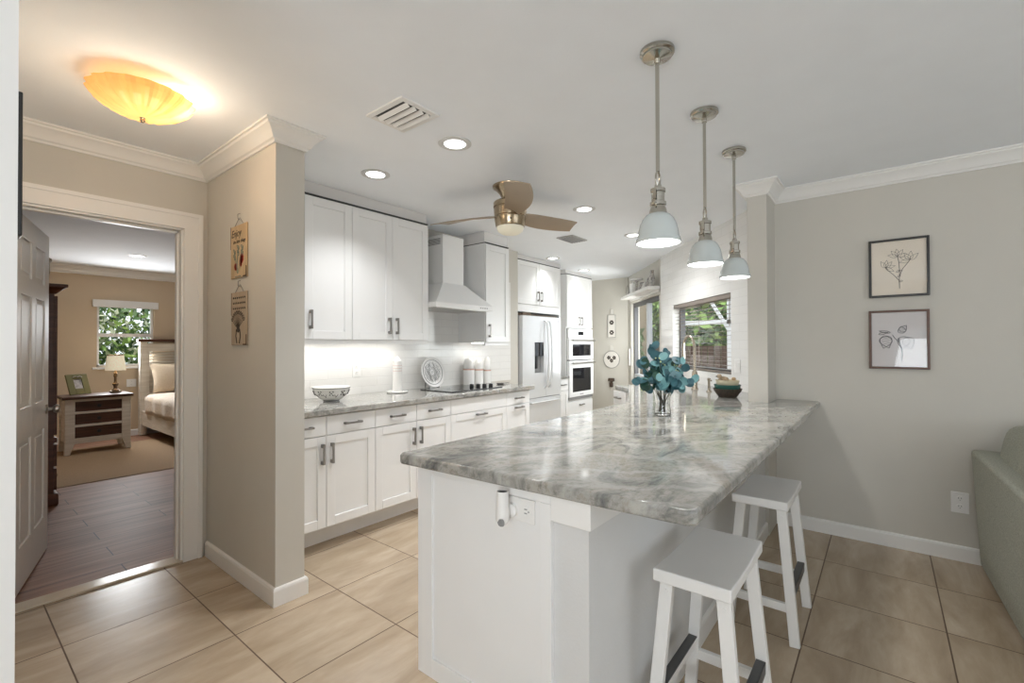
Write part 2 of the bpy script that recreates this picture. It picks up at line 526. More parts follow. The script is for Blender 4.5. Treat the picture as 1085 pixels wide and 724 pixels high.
# ================================================================== STRUCTURE
H = 2.44
struct(MB().prism([(-3.1, -4.1), (7.5, -4.1), (7.5, 4.4), (4.3, 4.4), (4.3, 3.40), (-3.1, 3.40)], -0.12, 0.0).build('floor', FLOOR))
struct(MB().box(-0.4, 4.3, 3.40, 8.9, -0.12, 0.0).build('floor_bedroom', PLANK))
struct(MB().prism([(-3.1, -4.1), (3.95, -4.1), (3.95, 0.45), (7.42, 3.38), (7.42, 4.4), (4.3, 4.4), (4.3, 3.42), (-3.1, 3.42)], H, H+0.12).build('ceiling', CEIL))
struct(MB().box(-0.4, 4.3, 3.42, 8.9, H, H+0.12).build('ceiling_bedroom', CEIL))

# hallway / kitchen walls
struct(MB().box(-0.03, 0.095, 1.2, 3.35, 0, H).box(-3.0, -0.03, 1.2, 1.32, 0, H).build('wall_left', TRIM))
DX0, DX1, DZ = 0.20, 0.965, 2.036
struct(MB().box(-0.4, DX0, 3.35, 3.46, 0, H).box(DX1, 1.243, 3.35, 3.46, 0, H).box(DX0, DX1, 3.35, 3.46, DZ, H).build('wall_hall', WALL))
struct(MB().box(1.092, 1.243, 2.41, 3.35, 0, H).build('wall_partition', WALL))
struct(MB().box(1.243, 4.39, 3.42, 3.54, 0, H).build('wall_kitchen', WALL))
struct(MB().box(4.27, 4.39, 3.54, 4.25, 0, H).box(4.27, 7.36, 4.25, 4.37, 0, H).build('wall_back', WALL))
struct(MB().box(7.2, 7.34, 3.30, 4.25, 0, H).build('wall_far', WALL))
struct(MB().box(3.9, 4.02, -4.0, 0.70, 0, H).build('wall_right', WALL))
struct(MB().box(3.6, 4.16, 0.625, 0.748, 0, H).build('wall_column', WALL))
# the living room behind the camera, with its big windows
struct(MB().box(-3.12, -3.0, -4.0, -1.95, 0, H).box(-3.12, -3.0, -0.08, 1.32, 0, H).box(-3.12, -3.0, -1.95, -0.08, 0, 0.35).box(-3.12, -3.0, -1.95, -0.08, 1.64, H).build('wall_living', WALL))
struct(MB().box(-3.12, -0.2, -4.12, -4.0, 0, H).box(3.0, 4.02, -4.12, -4.0, 0, H).box(-0.2, 3.0, -4.12, -4.0, 0, 0.15).box(-0.2, 3.0, -4.12, -4.0, 2.3, H).build('wall_front', WALL))

# diagonal walls: local x runs along the wall, local y points into the room
A1 = math.radians(40.8); T0 = (3.92, 0.585)
A2 = math.radians(39.0); S0 = (5.966, 2.29)
def local1(s, off=0.0):
    return (T0[0]+s*math.cos(A1)-off*math.sin(A1), T0[1]+s*math.sin(A1)+off*math.cos(A1))
def local2(s, off=0.0):
    return (S0[0]+s*math.cos(A2)-off*math.sin(A2), S0[1]+s*math.sin(A2)+off*math.cos(A2))
WX0, WX1, WZ0, WZ1 = 0.74, 2.10, 1.045, 1.785
TL = 2.495
def diag(mb, m, name, o, a):
    return mb.build(name, m, None, (o[0], o[1], 0), (0, 0, a))
struct(diag(MB().box(0.16, WX0, -0.14, 0, 0, H).box(WX1, TL, -0.14, 0, 0, H).box(WX0, WX1, -0.14, 0, 0, WZ0).box(WX0, WX1, -0.14, 0, WZ1, H), SUBWAY, 'wall_diagonal', T0, A1))
SX1, SZ0, SZ1 = 1.43, 0.74, 1.985
struct(diag(MB().box(-0.30, 0.02, -0.14, 0, 0, H).box(SX1, 1.75, -0.14, 0, 0, H).box(0.02, SX1, -0.14, 0, 0, SZ0).box(0.02, SX1, -0.14, 0, SZ1, H), WALL, 'wall_slider', S0, A2))

# bedroom walls
BX0, BX1, BZ0, BZ1 = 1.47, 2.13, 1.03, 1.96
struct(MB().box(-0.4, BX0, 8.72, 8.86, 0, H).box(BX1, 4.3, 8.72, 8.86, 0, H).box(BX0, BX1, 8.72, 8.86, 0, BZ0).box(BX0, BX1, 8.72, 8.86, BZ1, H).build('wall_bedroom', BEDWALL))
struct(MB().box(-0.4, -0.28, 3.46, 8.72, 0, H).build('wall_bedroom_left', BEDWALL))
struct(MB().box(4.15, 4.27, 3.54, 8.72, 0, H).build('wall_bedroom_right', BEDWALL))
struct(MB().box(-0.28, DX0-0.1, 3.46, 3.47, 0, H).box(DX1+0.1, 1.2, 3.46, 3.47, 0, H).build('wall_bedroom_near', BEDWALL))

# tiled backsplash behind the range
struct(MB().box(1.245, 4.24, 3.412, 3.42, 0.914, 2.05).build('wall_backsplash', SUBWAY))

# crown mouldings
CP = [(0, H-0.088), (0.010, H-0.088), (0.014, H-0.078), (0.024, H-0.072), (0.034, H-0.052), (0.052, H-0.030), (0.066, H-0.022), (0.070, H-0.012), (0.080, H-0.010), (0.080, H), (0, H)]
struct(MB().sweep([(-0.03, 3.35), (1.092, 3.35), (1.092, 2.41), (1.243, 2.41), (1.243, 3.04)], CP).build('trim_1', TRIM, smooth=True, angle=25))
struct(MB().sweep([(3.95, 0.748), (3.6, 0.748), (3.6, 0.625), (3.9, 0.625), (3.9, -4.0)], CP).build('trim_2', TRIM, smooth=True, angle=25))
struct(MB().sweep([(-0.28, 8.72), (4.15, 8.72)], [(o*1.2, H-(H-z)*1.25) for o, z in CP]).build('trim_3', TRIM, smooth=True, angle=25))
# baseboards
BP = [(0, 0), (0.015, 0), (0.015, 0.078), (0.011, 0.088), (0.0, 0.092)]
struct(MB().sweep([(1.092, 3.33), (1.092, 2.41), (1.243, 2.41), (1.243, 2.9)], BP).build('baseboard_partition', TRIM))
struct(MB().sweep([(3.9, 0.625), (3.9, -4.0)], BP).build('baseboard_right', TRIM))
struct(MB().sweep([(-0.28, 8.72), (4.15, 8.72)], BP).build('baseboard_bedroom', TRIM))
# door casing, jamb and threshold
def casing(x0, x1, z1, y, wd=0.098):
    mb = MB()
    mb.box(x0-wd, x0, y-0.016, y, 0, z1+wd).box(x1, x1+wd, y-0.016, y, 0, z1+wd).box(x0, x1, y-0.016, y, z1, z1+wd)
    mb.box(x0-wd, x0-wd+0.022, y-0.024, y-0.016, 0, z1+wd-0.022).box(x1+wd-0.022, x1+wd, y-0.024, y-0.016, 0, z1+wd-0.022).box(x0-wd, x1+wd, y-0.024, y-0.016, z1+wd-0.022, z1+wd)
    return mb
struct(casing(DX0, DX1, DZ, 3.35).build('trim_4', TRIM))
struct(MB().box(DX0-0.01, DX0+0.012, 3.35, 3.46, 0, DZ).box(DX1-0.012, DX1+0.01, 3.35, 3.46, 0, DZ).box(DX0, DX1, 3.35, 3.46, DZ-0.012, DZ+0.01)
       .box(DX1-0.024, DX1-0.012, 3.39, 3.425, 0, DZ-0.012).box(DX0, DX1, 3.39, 3.425, DZ-0.024, DZ-0.012).build('trim_5', TRIM, bevel=0.002))
MARBLE = mat('cream_marble', (0.66, 0.58, 0.47), 0.16, var=0.06)
struct(MB().box(DX0-0.08, DX1+0.02, 3.345, 3.45, 0, 0.011).build('trim_6', MARBLE, bevel=0.003))

# bedroom door, swung into the bedroom
dr = MB()
DW, DH, DT = 0.80, 2.03, 0.035
cols = ((0.0, 0.115), (0.355, 0.445), (0.685, 0.80))
for a, b in cols: dr.box(a, b, 0, DT, 0.012, DH)
rails = ((0.012, 0.24), (0.80, 0.98), (1.60, 1.70), (1.91, DH))
for z0, z1 in rails:
    for a, b in ((0.115, 0.355), (0.445, 0.685)): dr.box(a, b, 0, DT, z0, z1)
for (z0, z1) in ((0.24, 0.80), (0.98, 1.60), (1.70, 1.91)):
    for a, b in ((0.115, 0.355), (0.445, 0.685)):
        dr.box(a, b, 0.010, DT-0.010, z0, z1)
        for y0, y1 in ((0.003, 0.012), (DT-0.012, DT-0.003)):
            dr.box(a+0.03, b-0.03, y0, y1, z0+0.03, z1-0.03)
da = math.atan2(0.688, 0.188)
door = struct(dr.build('door_1', TRIM, None, (0.268, 3.478, 0), (0, 0, da), bevel=0.003))
kb = MB()
for sgn, y in ((-1, 0.0), (1, DT)):
    kb.lathe([(0.0, 0), (0.030, 0), (0.030, 0.006*sgn), (0.011, 0.010*sgn), (0.011, 0.030*sgn), (0.022, 0.036*sgn), (0.028, 0.048*sgn), (0.024, 0.060*sgn), (0, 0.066*sgn)], (0.735, y, 0.915), 20, 'y')
kb.build('door_knob', NICKEL, door, smooth=True)
hb = MB()
for z in (0.25, 1.02, 1.80): hb.cyl((-0.004, DT+0.004, z), 0.007, 0.09, 10)
hb.build('hinge', NICKEL, door, smooth=True)

# ------------------------------------------------------------------ windows
def window(name, o, a, x0, x1, z0, z1, yg, m, mull, sill=False, fr=0.035):
    mb = MB().box(x0, x0+fr, yg-0.03, yg+0.03, z0, z1).box(x1-fr, x1, yg-0.03, yg+0.03, z0, z1).box(x0, x1, yg-0.03, yg+0.03, z0, z0+fr).box(x0, x1, yg-0.03, yg+0.03, z1-fr, z1)
    if sill: mb.box(x0-0.03, x1+0.03, yg, 0.025, z0-0.022, z0+0.002)
    f = struct(mb.build(name, m, None, (o[0], o[1], 0), (0, 0, a), bevel=0.003))
    for kind, v, wd in mull:
        q = MB()
        if kind == 'v': q.box(v-wd/2, v+wd/2, yg-0.025, yg+0.025, z0+fr, z1-fr)
        else: q.box(x0+fr, x1-fr, yg-0.025, yg+0.025, v-wd/2, v+wd/2)
        q.build('mullion', m, f, bevel=0.002)
    MB().box(x0+fr*0.8, x1-fr*0.8, yg-0.003, yg+0.003, z0+fr*0.8, z1-fr*0.8).build('pane', GLASS, f)
    return f
BRZ = mat('dark_bronze_frame', (0.10, 0.10, 0.105), 0.4, 0.3)
ALU = mat('pale_aluminium_frame', (0.62, 0.65, 0.68), 0.4, 0.2)
window('window_1', T0, A1, WX0, WX1, WZ0, WZ1, -0.11, BRZ, [])
sl = window('window_2', S0, A2, 0.02, SX1, SZ0, SZ1, -0.07, BRZ, [], fr=0.06)
MB().box(0.62, 0.70, -0.095, -0.03, SZ0+0.06, SZ1-0.06).build('mullion', ALU, sl, bevel=0.003)
MB().box(0.08, SX1-0.06, -0.09, -0.035, SZ0+0.06, SZ0+0.12).build('bottom_rail', ALU, sl, bevel=0.003)
MB().box(SX1+0.03, SX1+0.055, 0.0, 0.03, 0.98, 1.26).build('handle', PULL, sl, bevel=0.004)
window('window_3', (BX0, 8.72), 0, 0, BX1-BX0, 0, BZ1-BZ0, 0, TRIM, [], fr=0.03).location = (BX0, 8.79, BZ0)
w3 = bpy.data.objects['window_3']
MB().box(0.03, BX1-BX0-0.03, -0.04, 0.03, 0.43, 0.48).build('mullion', TRIM, w3, bevel=0.002)
MB().box(-0.05, BX1-BX0+0.05, -0.10, -0.055, BZ1-BZ0-0.075, BZ1-BZ0+0.03).build('valance', TRIM, w3, bevel=0.004)
MB().box(-0.05, BX1-BX0+0.05, -0.10, 0.0, -0.035, -0.005).build('window_sill', TRIM, w3, bevel=0.004)
wl = MB().box(-3.1, -3.04, -1.95, -1.90, 0.35, 1.64).box(-3.1, -3.04, -0.13, -0.08, 0.35, 1.64).box(-3.1, -3.04, -1.90, -0.13, 0.35, 0.4).box(-3.1, -3.04, -1.90, -0.13, 1.59, 1.64).box(-3.09, -3.05, -1.04, -0.99, 0.4, 1.59)
struct(wl.build('window_4', TRIM))
MB().box(-3.075, -3.068, -1.90, -0.13, 0.4, 1.59).build('pane', GLASS, bpy.data.objects['window_4'])
wl = MB().box(-0.2, -0.14, -4.1, -4.04, 0.15, 2.3).box(2.94, 3.0, -4.1, -4.04, 0.15, 2.3).box(-0.14, 2.94, -4.1, -4.04, 0.15, 0.21).box(-0.14, 2.94, -4.1, -4.04, 2.24, 2.3).box(1.37, 1.43, -4.1, -4.04, 0.21, 2.24)
struct(wl.build('window_5', TRIM))
MB().box(-0.14, 2.94, -4.073, -4.066, 0.21, 2.24).build('pane', GLASS, bpy.data.objects['window_5'])

# window blind over the kitchen window
BLIND = mat('blind_slat_paint', (0.24, 0.20, 0.17), 0.5)
bl = thing('window_blind', 'open horizontal slat blind hanging in the tiled kitchen window', 'blind', (T0[0], T0[1], 0), A1)
MB().box(WX0+0.01, WX1-0.01, -0.062, -0.008, WZ1-0.045, WZ1-0.002).build('head_rail', BLIND, bl, bevel=0.003)
sm = MB()
nz = 17
for i in range(nz):
    z = WZ0+0.035+i*(WZ1-WZ0-0.10)/(nz-1)
    sm.hexa([(WX0+0.015, -0.054, z), (WX1-0.015, -0.054, z), (WX1-0.015, -0.018, z), (WX0+0.015, -0.018, z),
             (WX0+0.015, -0.054, z+0.002), (WX1-0.015, -0.054, z+0.002), (WX1-0.015, -0.018, z+0.002), (WX0+0.015, -0.018, z+0.002)])
sm.build('slats', BLIND, bl)
MB().box(WX0+0.012, WX1-0.012, -0.058, -0.014, WZ0+0.004, WZ0+0.020).build('bottom_rail', BLIND, bl, bevel=0.003)
for x in (WX0+0.2, 1.42, WX1-0.2):
    MB().tube([(x, -0.010, WZ0+0.01), (x, -0.010, WZ1-0.04)], 0.0012, 6).build('ladder_cord', BLIND, bl)
MB().tube([(WX0+0.03, -0.004, WZ1-0.04), (WX0+0.03, -0.002, WZ1-0.30)], 0.004, 8).build('tilt_wand', BLIND, bl, smooth=True)

# ================================================================== CABINETS
def pull(mb, kind, x, z, y=0.0, L=0.128):
    if kind == 'v':
        mb.box(x-0.008, x+0.008, y-0.030, y, z-L/2, z-L/2+0.022).box(x-0.008, x+0.008, y-0.030, y, z+L/2-0.022, z+L/2)
        mb.box(x-0.006, x+0.006, y-0.032, y-0.022, z-L/2, z+L/2)
    else:
        mb.box(x-L/2, x-L/2+0.022, y-0.030, y, z-0.007, z+0.007).box(x+L/2-0.022, x+L/2, y-0.030, y, z-0.007, z+0.007)
        mb.box(x-L/2, x+L/2, y-0.032, y-0.022, z-0.006, z+0.006)
    return mb
def front(t, name, x0, x1, z0, z1, hd=None, shaker=True, m=None, rail=0.058, g=0.0018):
    m = m or CAB
    x0, x1, z0, z1 = x0+g, x1-g, z0+g, z1-g
    mb = MB()
    if shaker:
        r = rail
        mb.box(x0, x0+r, 0, 0.02, z0, z1).box(x1-r, x1, 0, 0.02, z0, z1).box(x0+r, x1-r, 0, 0.02, z0, z0+r).box(x0+r, x1-r, 0, 0.02, z1-r, z1)
        mb.box(x0+r-0.002, x1-r+0.002, 0.010, 0.018, z0+r-0.002, z1-r+0.002)
    else:
        mb.box(x0, x1, 0, 0.02, z0, z1)
    d = mb.build(name, m, t, bevel=0.0015, seg=1)
    if hd:
        pull(MB(), *hd).build('handle', PULL, d, bevel=0.0015, seg=1)
    return d
FILL = mat('soft_white_filler_paint', (0.72, 0.71, 0.70), 0.7, var=0.01)

# upper cabinets on the hood wall: local origin = lower left front corner
def upper(label, x0, x1, y, yb, z0, z1, doors, rail=True, cat='cabinet'):
    t = thing('upper_cabinet', label, cat, (x0, y, z0), 0, 'white upper cabinets')
    W, D, Z = x1-x0, yb-y, z1-z0
    MB().box(0, W, 0.0215, D, 0, Z).build('body', CAB, t)
    for a, b, hd in doors:
        front(t, 'door', a-x0, b-x0, 0, Z-0.008, hd and (hd[0], hd[1]-x0, hd[2]-z0))
    MB().box(0, W, 0.004, D, Z, Z+0.008).build('shadow_strip', SHADOWLINE, t)  # dark strip standing in for the shadow line above the doors
    MB().box(0, W, 0.024, D, Z+0.008, H-z0-0.001).build('filler_panel', FILL, t)
    if rail:
        MB().box(0, W, 0.012, 0.032, -0.032, 0).box(W-0.02, W, 0.032, D-0.02, -0.032, 0).build('light_rail', CAB, t, bevel=0.002)
    return t
UY, UB = 3.03, 3.409
u1 = upper('tall white upper cabinet with two doors beside the partition wall end', 1.26, 1.921, UY, UB, 1.358, 2.345,
      [(1.26, 1.562, ('v', 1.535, 1.495)), (1.562, 1.921, ('v', 1.602, 1.495))])
u2 = upper('tall white two-door upper cabinet just left of the range hood', 1.921, 2.648, UY, UB, 1.358, 2.345,
      [(1.921, 2.279, ('v', 2.243, 1.470)), (2.279, 2.648, ('v', 2.315, 1.470))])
u3 = upper('narrow white single-door upper cabinet between range hood and fridge', 3.385, 3.745, UY, UB, 1.345, 2.322,
      [(3.385, 3.745, ('v', 3.425, 1.46))])
LED = emit_mat('led_strip', (1.0, 0.98, 0.94), 3.0)
for t, W in ((u1, 0.66), (u2, 0.727), (u3, 0.36)):
    MB().box(0.03, W-0.03, 0.20, 0.225, -0.010, -0.001).build('light_bar', LED, t)
light('AREA', (1.95, 3.24, 1.345), 2.7, (1.0, 0.98, 0.95), 1.3, 0.04, (1.95, 3.26, 0), 'under_cabinet_lamp')
light('AREA', (3.56, 3.24, 1.332), 0.45, (1.0, 0.98, 0.95), 0.3, 0.04, (3.56, 3.26, 0), 'under_cabinet_lamp')

# base cabinets
BY, BB = 2.78, 3.41
def base(label, x0, x1, fronts):
    t = thing('base_cabinet', label, 'cabinet', (x0, BY, 0), 0, 'white base cabinets under the hood wall counter')
    W, D = x1-x0, BB-BY
    MB().box(0, W, 0.0215, D, 0.155, 0.873).build('body', CAB, t)
    MB().box(0, W, 0.17, D, 0.0, 0.155).build('toe_kick', CAB, t)
    for nm, a, b, z0, z1, hd, sh in fronts:
        front(t, nm, a-x0, b-x0, z0, z1, hd and (hd[0], hd[1]-x0, hd[2]), sh)
    return t
ZD = 0.742
base('white base cabinet with drawers and two doors beside the partition wall', 1.26, 1.945, [
    ('door', 1.26, 1.579, 0.157, ZD, ('v', 1.548, 0.628), True), ('door', 1.579, 1.945, 0.157, ZD, ('v', 1.612, 0.628), True),
    ('drawer', 1.26, 1.579, ZD, 0.868, ('h', 1.42, 0.805), False), ('drawer', 1.579, 1.945, ZD, 0.868, ('h', 1.762, 0.805), False)])
base('white base cabinet with two drawers and two doors, left of the cooktop cabinet', 1.945, 2.672, [
    ('door', 1.945, 2.311, 0.157, ZD, ('v', 2.278, 0.632), True), ('door', 2.311, 2.672, 0.157, ZD, ('v', 2.346, 0.632), True),
    ('drawer', 1.945, 2.311, ZD, 0.868, ('h', 2.128, 0.805), False), ('drawer', 2.311, 2.672, ZD, 0.868, ('h', 2.49, 0.805), False)])
base('wide white base cabinet with plain top panel under black cooktop', 2.672, 3.394, [
    ('drawer', 2.672, 3.394, 0.45, ZD, ('h', 3.03, 0.712), True), ('drawer', 2.672, 3.394, 0.157, 0.45, ('h', 3.03, 0.40), True),
    ('panel', 2.672, 3.394, ZD, 0.868, None, False)])
base('narrow white drawer cabinet at counter end nearest the fridge', 3.394, 3.755, [
    ('drawer', 3.394, 3.755, 0.45, ZD, ('h', 3.575, 0.715), True), ('drawer', 3.394, 3.755, 0.157, 0.45, ('h', 3.575, 0.40), True),
    ('drawer', 3.394, 3.755, ZD, 0.868, ('h', 3.575, 0.805), False)])

tag(MB().box(1.246, 3.80, 2.745, 3.411, 0.874, 0.914).build('countertop', GRANITE, bevel=0.008, seg=3), 'grey granite countertop along hood wall carrying the cooktop', 'countertop')

# fridge surround
fr = thing('fridge_cabinet', 'white two-door cabinet bridging the top of the fridge', 'cabinet', (4.43, 3.47, 0))
MB().box(0, 0.955, 0.0215, 0.76, 1.79, 2.372).build('body', CAB, fr)
MB().box(0.0, 0.04, 0.02, 0.76, 0.0, 1.79).build('side_panel', CAB, fr)
MB().box(0.97, 1.01, 0.02, 0.76, 0.0, 2.372).build('side_panel', CAB, fr)
MB().box(0, 0.97, 0.004, 0.76, 2.372, 2.38).build('shadow_strip', SHADOWLINE, fr)  # strip of dark colour imitating the shade over the fridge cabinet
MB().box(0, 1.01, 0.024, 0.76, 2.38, H-0.001).build('filler_panel', FILL, fr)
MB().box(0, 0.97, 0.004, 0.024, 1.733, 1.828).build('filler_panel', CAB, fr)
front(fr, 'door', 0.0, 0.478, 1.83, 2.37, ('v', 0.440, 1.945))
front(fr, 'door', 0.478, 0.955, 1.83, 2.37, ('v', 0.516, 1.945))

# fridge
fg = thing('refrigerator', 'pale stainless french-door fridge with water dispenser', 'fridge', (4.49, 3.43, 0))
FWD = 0.86
MB().box(0.0, FWD, 0.085, 0.72, 0.03, 1.69).build('body', STEEL, fg, bevel=0.004)
MB().box(0.02, FWD-0.02, 0.10, 0.70, 0.0, 0.03).build('base_grille', BLACK, fg)
ld = MB().box(0.002, 0.255, 0, 0.075, 0.655, 1.685).box(0.455, 0.503, 0, 0.075, 0.655, 1.685).box(0.255, 0.455, 0, 0.075, 1.355, 1.685).box(0.255, 0.455, 0, 0.075, 0.655, 0.965).box(0.255, 0.455, 0.06, 0.075, 0.965, 1.355)
ld = ld.build('door', STEEL, fg)
MB().box(0.258, 0.452, 0.004, 0.06, 1.18, 1.352).build('dispenser_panel', BLACKG, ld, bevel=0.002)
MB().box(0.258, 0.452, 0.050, 0.060, 0.968, 1.18).build('dispenser_recess', GREYP, ld)
MB().box(0.30, 0.34, 0.015, 0.05, 1.02, 1.18).build('dispenser_paddle', BLACK, ld, bevel=0.003)
rd = MB().box(0.507, FWD-0.002, 0, 0.075, 0.655, 1.685).build('door', STEEL, fg, bevel=0.004)
fz = MB().box(0.002, FWD-0.002, 0, 0.075, 0.06, 0.645).build('freezer_drawer', STEEL, fg, bevel=0.004)
MB().box(0.0, FWD, 0.02, 0.08, 0.643, 0.657).build('door_gasket', GREYP, fg)
def bowed(x):
    pts = [(x, -0.002, 0.77), (x, -0.03, 0.78)]
    for k in range(13):
        s = k/12
        pts.append((x, -0.045-0.028*math.sin(math.pi*s), 0.80+s*0.80))
    pts += [(x, -0.03, 1.625), (x, -0.002, 1.635)]
    return MB().tube(pts, 0.013, 10)
bowed(0.470).build('handle', STEEL, ld, smooth=True)
bowed(0.545).build('handle', STEEL, rd, smooth=True)
MB().tube([(0.12, 0, 0.60), (0.12, -0.045, 0.60), (0.74, -0.045, 0.60), (0.74, 0, 0.60)], 0.012, 10).build('handle', STEEL, fz, smooth=True)
MB().box(0.0, FWD, 0.06, 0.12, 1.69, 1.71).box(0.05, 0.22, 0.03, 0.14, 1.69, 1.725).build('hinge_cover', mat('brown_hinge_cover', (0.13, 0.09, 0.06), 0.5), fg, bevel=0.003)
MB().box(0.79, 0.825, -0.001, 0.001, 1.615, 1.655).build('badge', GREYP, rd)

# small cabinet between fridge and ovens
sc_ = thing('base_cabinet', 'small white drawer cabinet wedged between fridge and wall ovens', 'cabinet', (5.46, 3.62, 0))
MB().box(0, 0.38, 0.0215, 0.6, 0.1, 0.83).build('body', CAB, sc_)
MB().box(0, 0.38, 0.07, 0.6, 0, 0.1).build('toe_kick', CAB, sc_)
front(sc_, 'drawer', 0, 0.38, 0.66, 0.83, ('h', 0.24, 0.745), False)
front(sc_, 'door', 0, 0.38, 0.1, 0.66, ('v', 0.04, 0.57))
tag(MB().box(5.46, 5.845, 3.595, 4.24, 0.831, 0.87).build('countertop', GRANITE, bevel=0.006), 'small granite counter piece wedged between fridge and ovens', 'countertop')

# oven tower
OX = 5.85
ot = thing('oven_tower_cabinet', 'tall white cabinet holding the double wall ovens', 'cabinet', (OX, 3.64, 0))
TW = 0.755
MB().box(0, 0.02, 0.0215, 0.60, 0.0, 2.37).box(TW-0.02, TW, 0.0215, 0.60, 0.0, 2.37).box(0.02, TW-0.02, 0.56, 0.60, 0.0, 2.37).box(0.02, TW-0.02, 0.0215, 0.56, 0.1, 0.50).box(0.02, TW-0.02, 0.0215, 0.56, 1.575, 2.37).build('body', CAB, ot)
MB().box(0, TW, 0.004, 0.6, 2.37, 2.378).build('shadow_strip', SHADOWLINE, ot)  # shadow line on top of the tower, made as a dark strip
MB().box(0, TW, 0.024, 0.6, 2.378, H-0.001).build('filler_panel', FILL, ot)
MB().box(0.02, TW-0.02, 0.07, 0.56, 0, 0.1).build('toe_kick', CAB, ot)
front(ot, 'door', 0, 0.3775, 1.585, 2.368, ('v', 0.34, 1.685))
front(ot, 'door', 0.3775, TW, 1.585, 2.368, ('v', 0.415, 1.685))
front(ot, 'drawer', 0, TW, 0.13, 0.47, ('h', 0.40, 0.41), False)

ov = thing('double_wall_oven', 'white double wall oven with black glass doors in tall cabinet', 'oven', (OX+0.02, 3.625, 0.50))
OW = TW-0.04
MB().box(0.002, OW-0.002, 0.03, 0.55, 0.005, 1.065).build('body', BLACK, ov)
cp = MB().box(0.0, OW, 0.0, 0.03, 0.93, 1.065).build('control_panel', APPL, ov, bevel=0.003)
MB().box(0.27, 0.43, -0.002, 0.002, 0.97, 1.025).build('display', BLACKG, cp)
def oven_door(z0, z1, wz0, wz1):
    r = MB()
    r.box(0, 0.09, -0.012, 0.03, z0, z1).box(OW-0.075, OW, -0.012, 0.03, z0, z1).box(0.09, OW-0.075, -0.012, 0.03, z0, wz0).box(0.09, OW-0.075, -0.012, 0.03, wz1, z1)
    d = r.build('oven_door', APPL, ov)
    MB().box(0.09, OW-0.075, -0.008, 0.02, wz0, wz1).build('door_glass', BLACKG, d)
    hz = z1-0.035
    MB().tube([(0.04, -0.055, hz), (OW-0.02, -0.055, hz)], 0.012, 12).cyl((0.07, -0.055, hz), 0.008, 0.045, 10, 'y').cyl((OW-0.06, -0.055, hz), 0.008, 0.045, 10, 'y').build('handle', NICKEL, d, smooth=True)
    return d
oven_door(0.60, 0.925, 0.655, 0.83)
d2 = oven_door(0.045, 0.585, 0.115, 0.475)
MB().box(0.30, 0.40, -0.0135, -0.011, 0.068, 0.082).build('badge', GREYP, d2)
MB().box(0, OW, 0.0, 0.03, 0.002, 0.038).build('vent_strip', GREYP, ov, bevel=0.003)

# range hood
hd = thing('range_hood', 'white pyramid range hood with tall square chimney', 'range hood', (3.02, 3.409, 0))
MB().box(-0.12, 0.145, -0.29, 0, 1.80, 2.33).build('chimney', CAB, hd, bevel=0.002)
vm = MB()
for k in range(5): vm.box(-0.124, -0.119, -0.255, -0.05, 2.245+k*0.012, 2.251+k*0.012)
vm.build('vent_slots', GREYP, hd)
hw, hdp = 0.365, 0.47
can = MB()
lo = [(-hw, -hdp, 1.685), (hw, -hdp, 1.685), (hw, 0, 1.685), (-hw, 0, 1.685)]
hi = [(-0.13, -0.30, 1.885), (0.155, -0.30, 1.885), (0.155, 0, 1.885), (-0.13, 0, 1.885)]
can.hexa(lo+hi)
can.box(-hw, hw, -hdp, 0, 1.645, 1.685)
can.build('canopy', CAB, hd, bevel=0.002)
MB().box(-hw+0.03, hw-0.03, -hdp+0.03, -0.03, 1.640, 1.6455).build('filter', NICKEL, hd)
bm_ = MB()
for k in range(4): bm_.box(0.18+k*0.03, 0.196+k*0.03, -hdp-0.002, -hdp, 1.660, 1.670)
bm_.build('button', GREYP, hd)

# ------------------------------------------------------------------ peninsula
pc = thing('peninsula_cabinet', 'white peninsula base cabinet with recessed end panel facing camera', 'cabinet', (1.13, 0.0, 0))
MB().box(0.02, 1.95, 0.765, 1.34, 0.115, 0.873).build('body', CAB, pc)
MB().box(0.06, 1.95, 0.77, 1.27, 0.0, 0.115).build('toe_kick', CAB, pc)
ep = MB()
ep.box(0.0, 0.02, 1.277, 1.353, 0.115, 0.873).box(0.0, 0.02, 0.762, 0.80, 0.115, 0.846).box(0.0, 0.02, 0.762, 1.277, 0.846, 0.873).box(0.0, 0.02, 0.80, 1.277, 0.115, 0.185)
ep.box(0.008, 0.018, 0.795, 1.28, 0.18, 0.85)
ep.build('end_panel', CAB, pc, bevel=0.002)
GREYWALL = mat('pale_grey_wall_paint', (0.66, 0.66, 0.655), 0.6, var=0.02, bump=0.15, bscale=120)
struct(MB().box(1.145, 3.9, 0.645, 0.762, 0, 0.873).build('wall_peninsula', GREYWALL))
struct(MB().prism([(1.128, 0.630), (3.6, 0.630), (3.6, 0.645), (1.1445, 0.645), (1.1445, 0.761), (1.128, 0.761)], 0.80, 0.873).build('trim_7', TRIM, bevel=0.002))
struct(MB().sweep([(1.145, 0.645), (3.885, 0.645)], BP).build('baseboard_peninsula', TRIM))

sl_poly = [(1.085, 1.40), (1.10, 1.415), (3.06, 1.412), (4.04, 1.85), (4.25, 2.09), local1(1.43, 0.003), local1(0.30, 0.003), (4.10, 0.752), (3.596, 0.752), (3.596, 0.621), (3.898, 0.621), (3.898, 0.351), (1.15, 0.352), (1.13, 0.37)]
tag(MB().prism(sl_poly, 0.874, 0.914).build('countertop', GRANITE, bevel=0.010, seg=3), 'large polished grey and beige veined granite peninsula top', 'countertop')

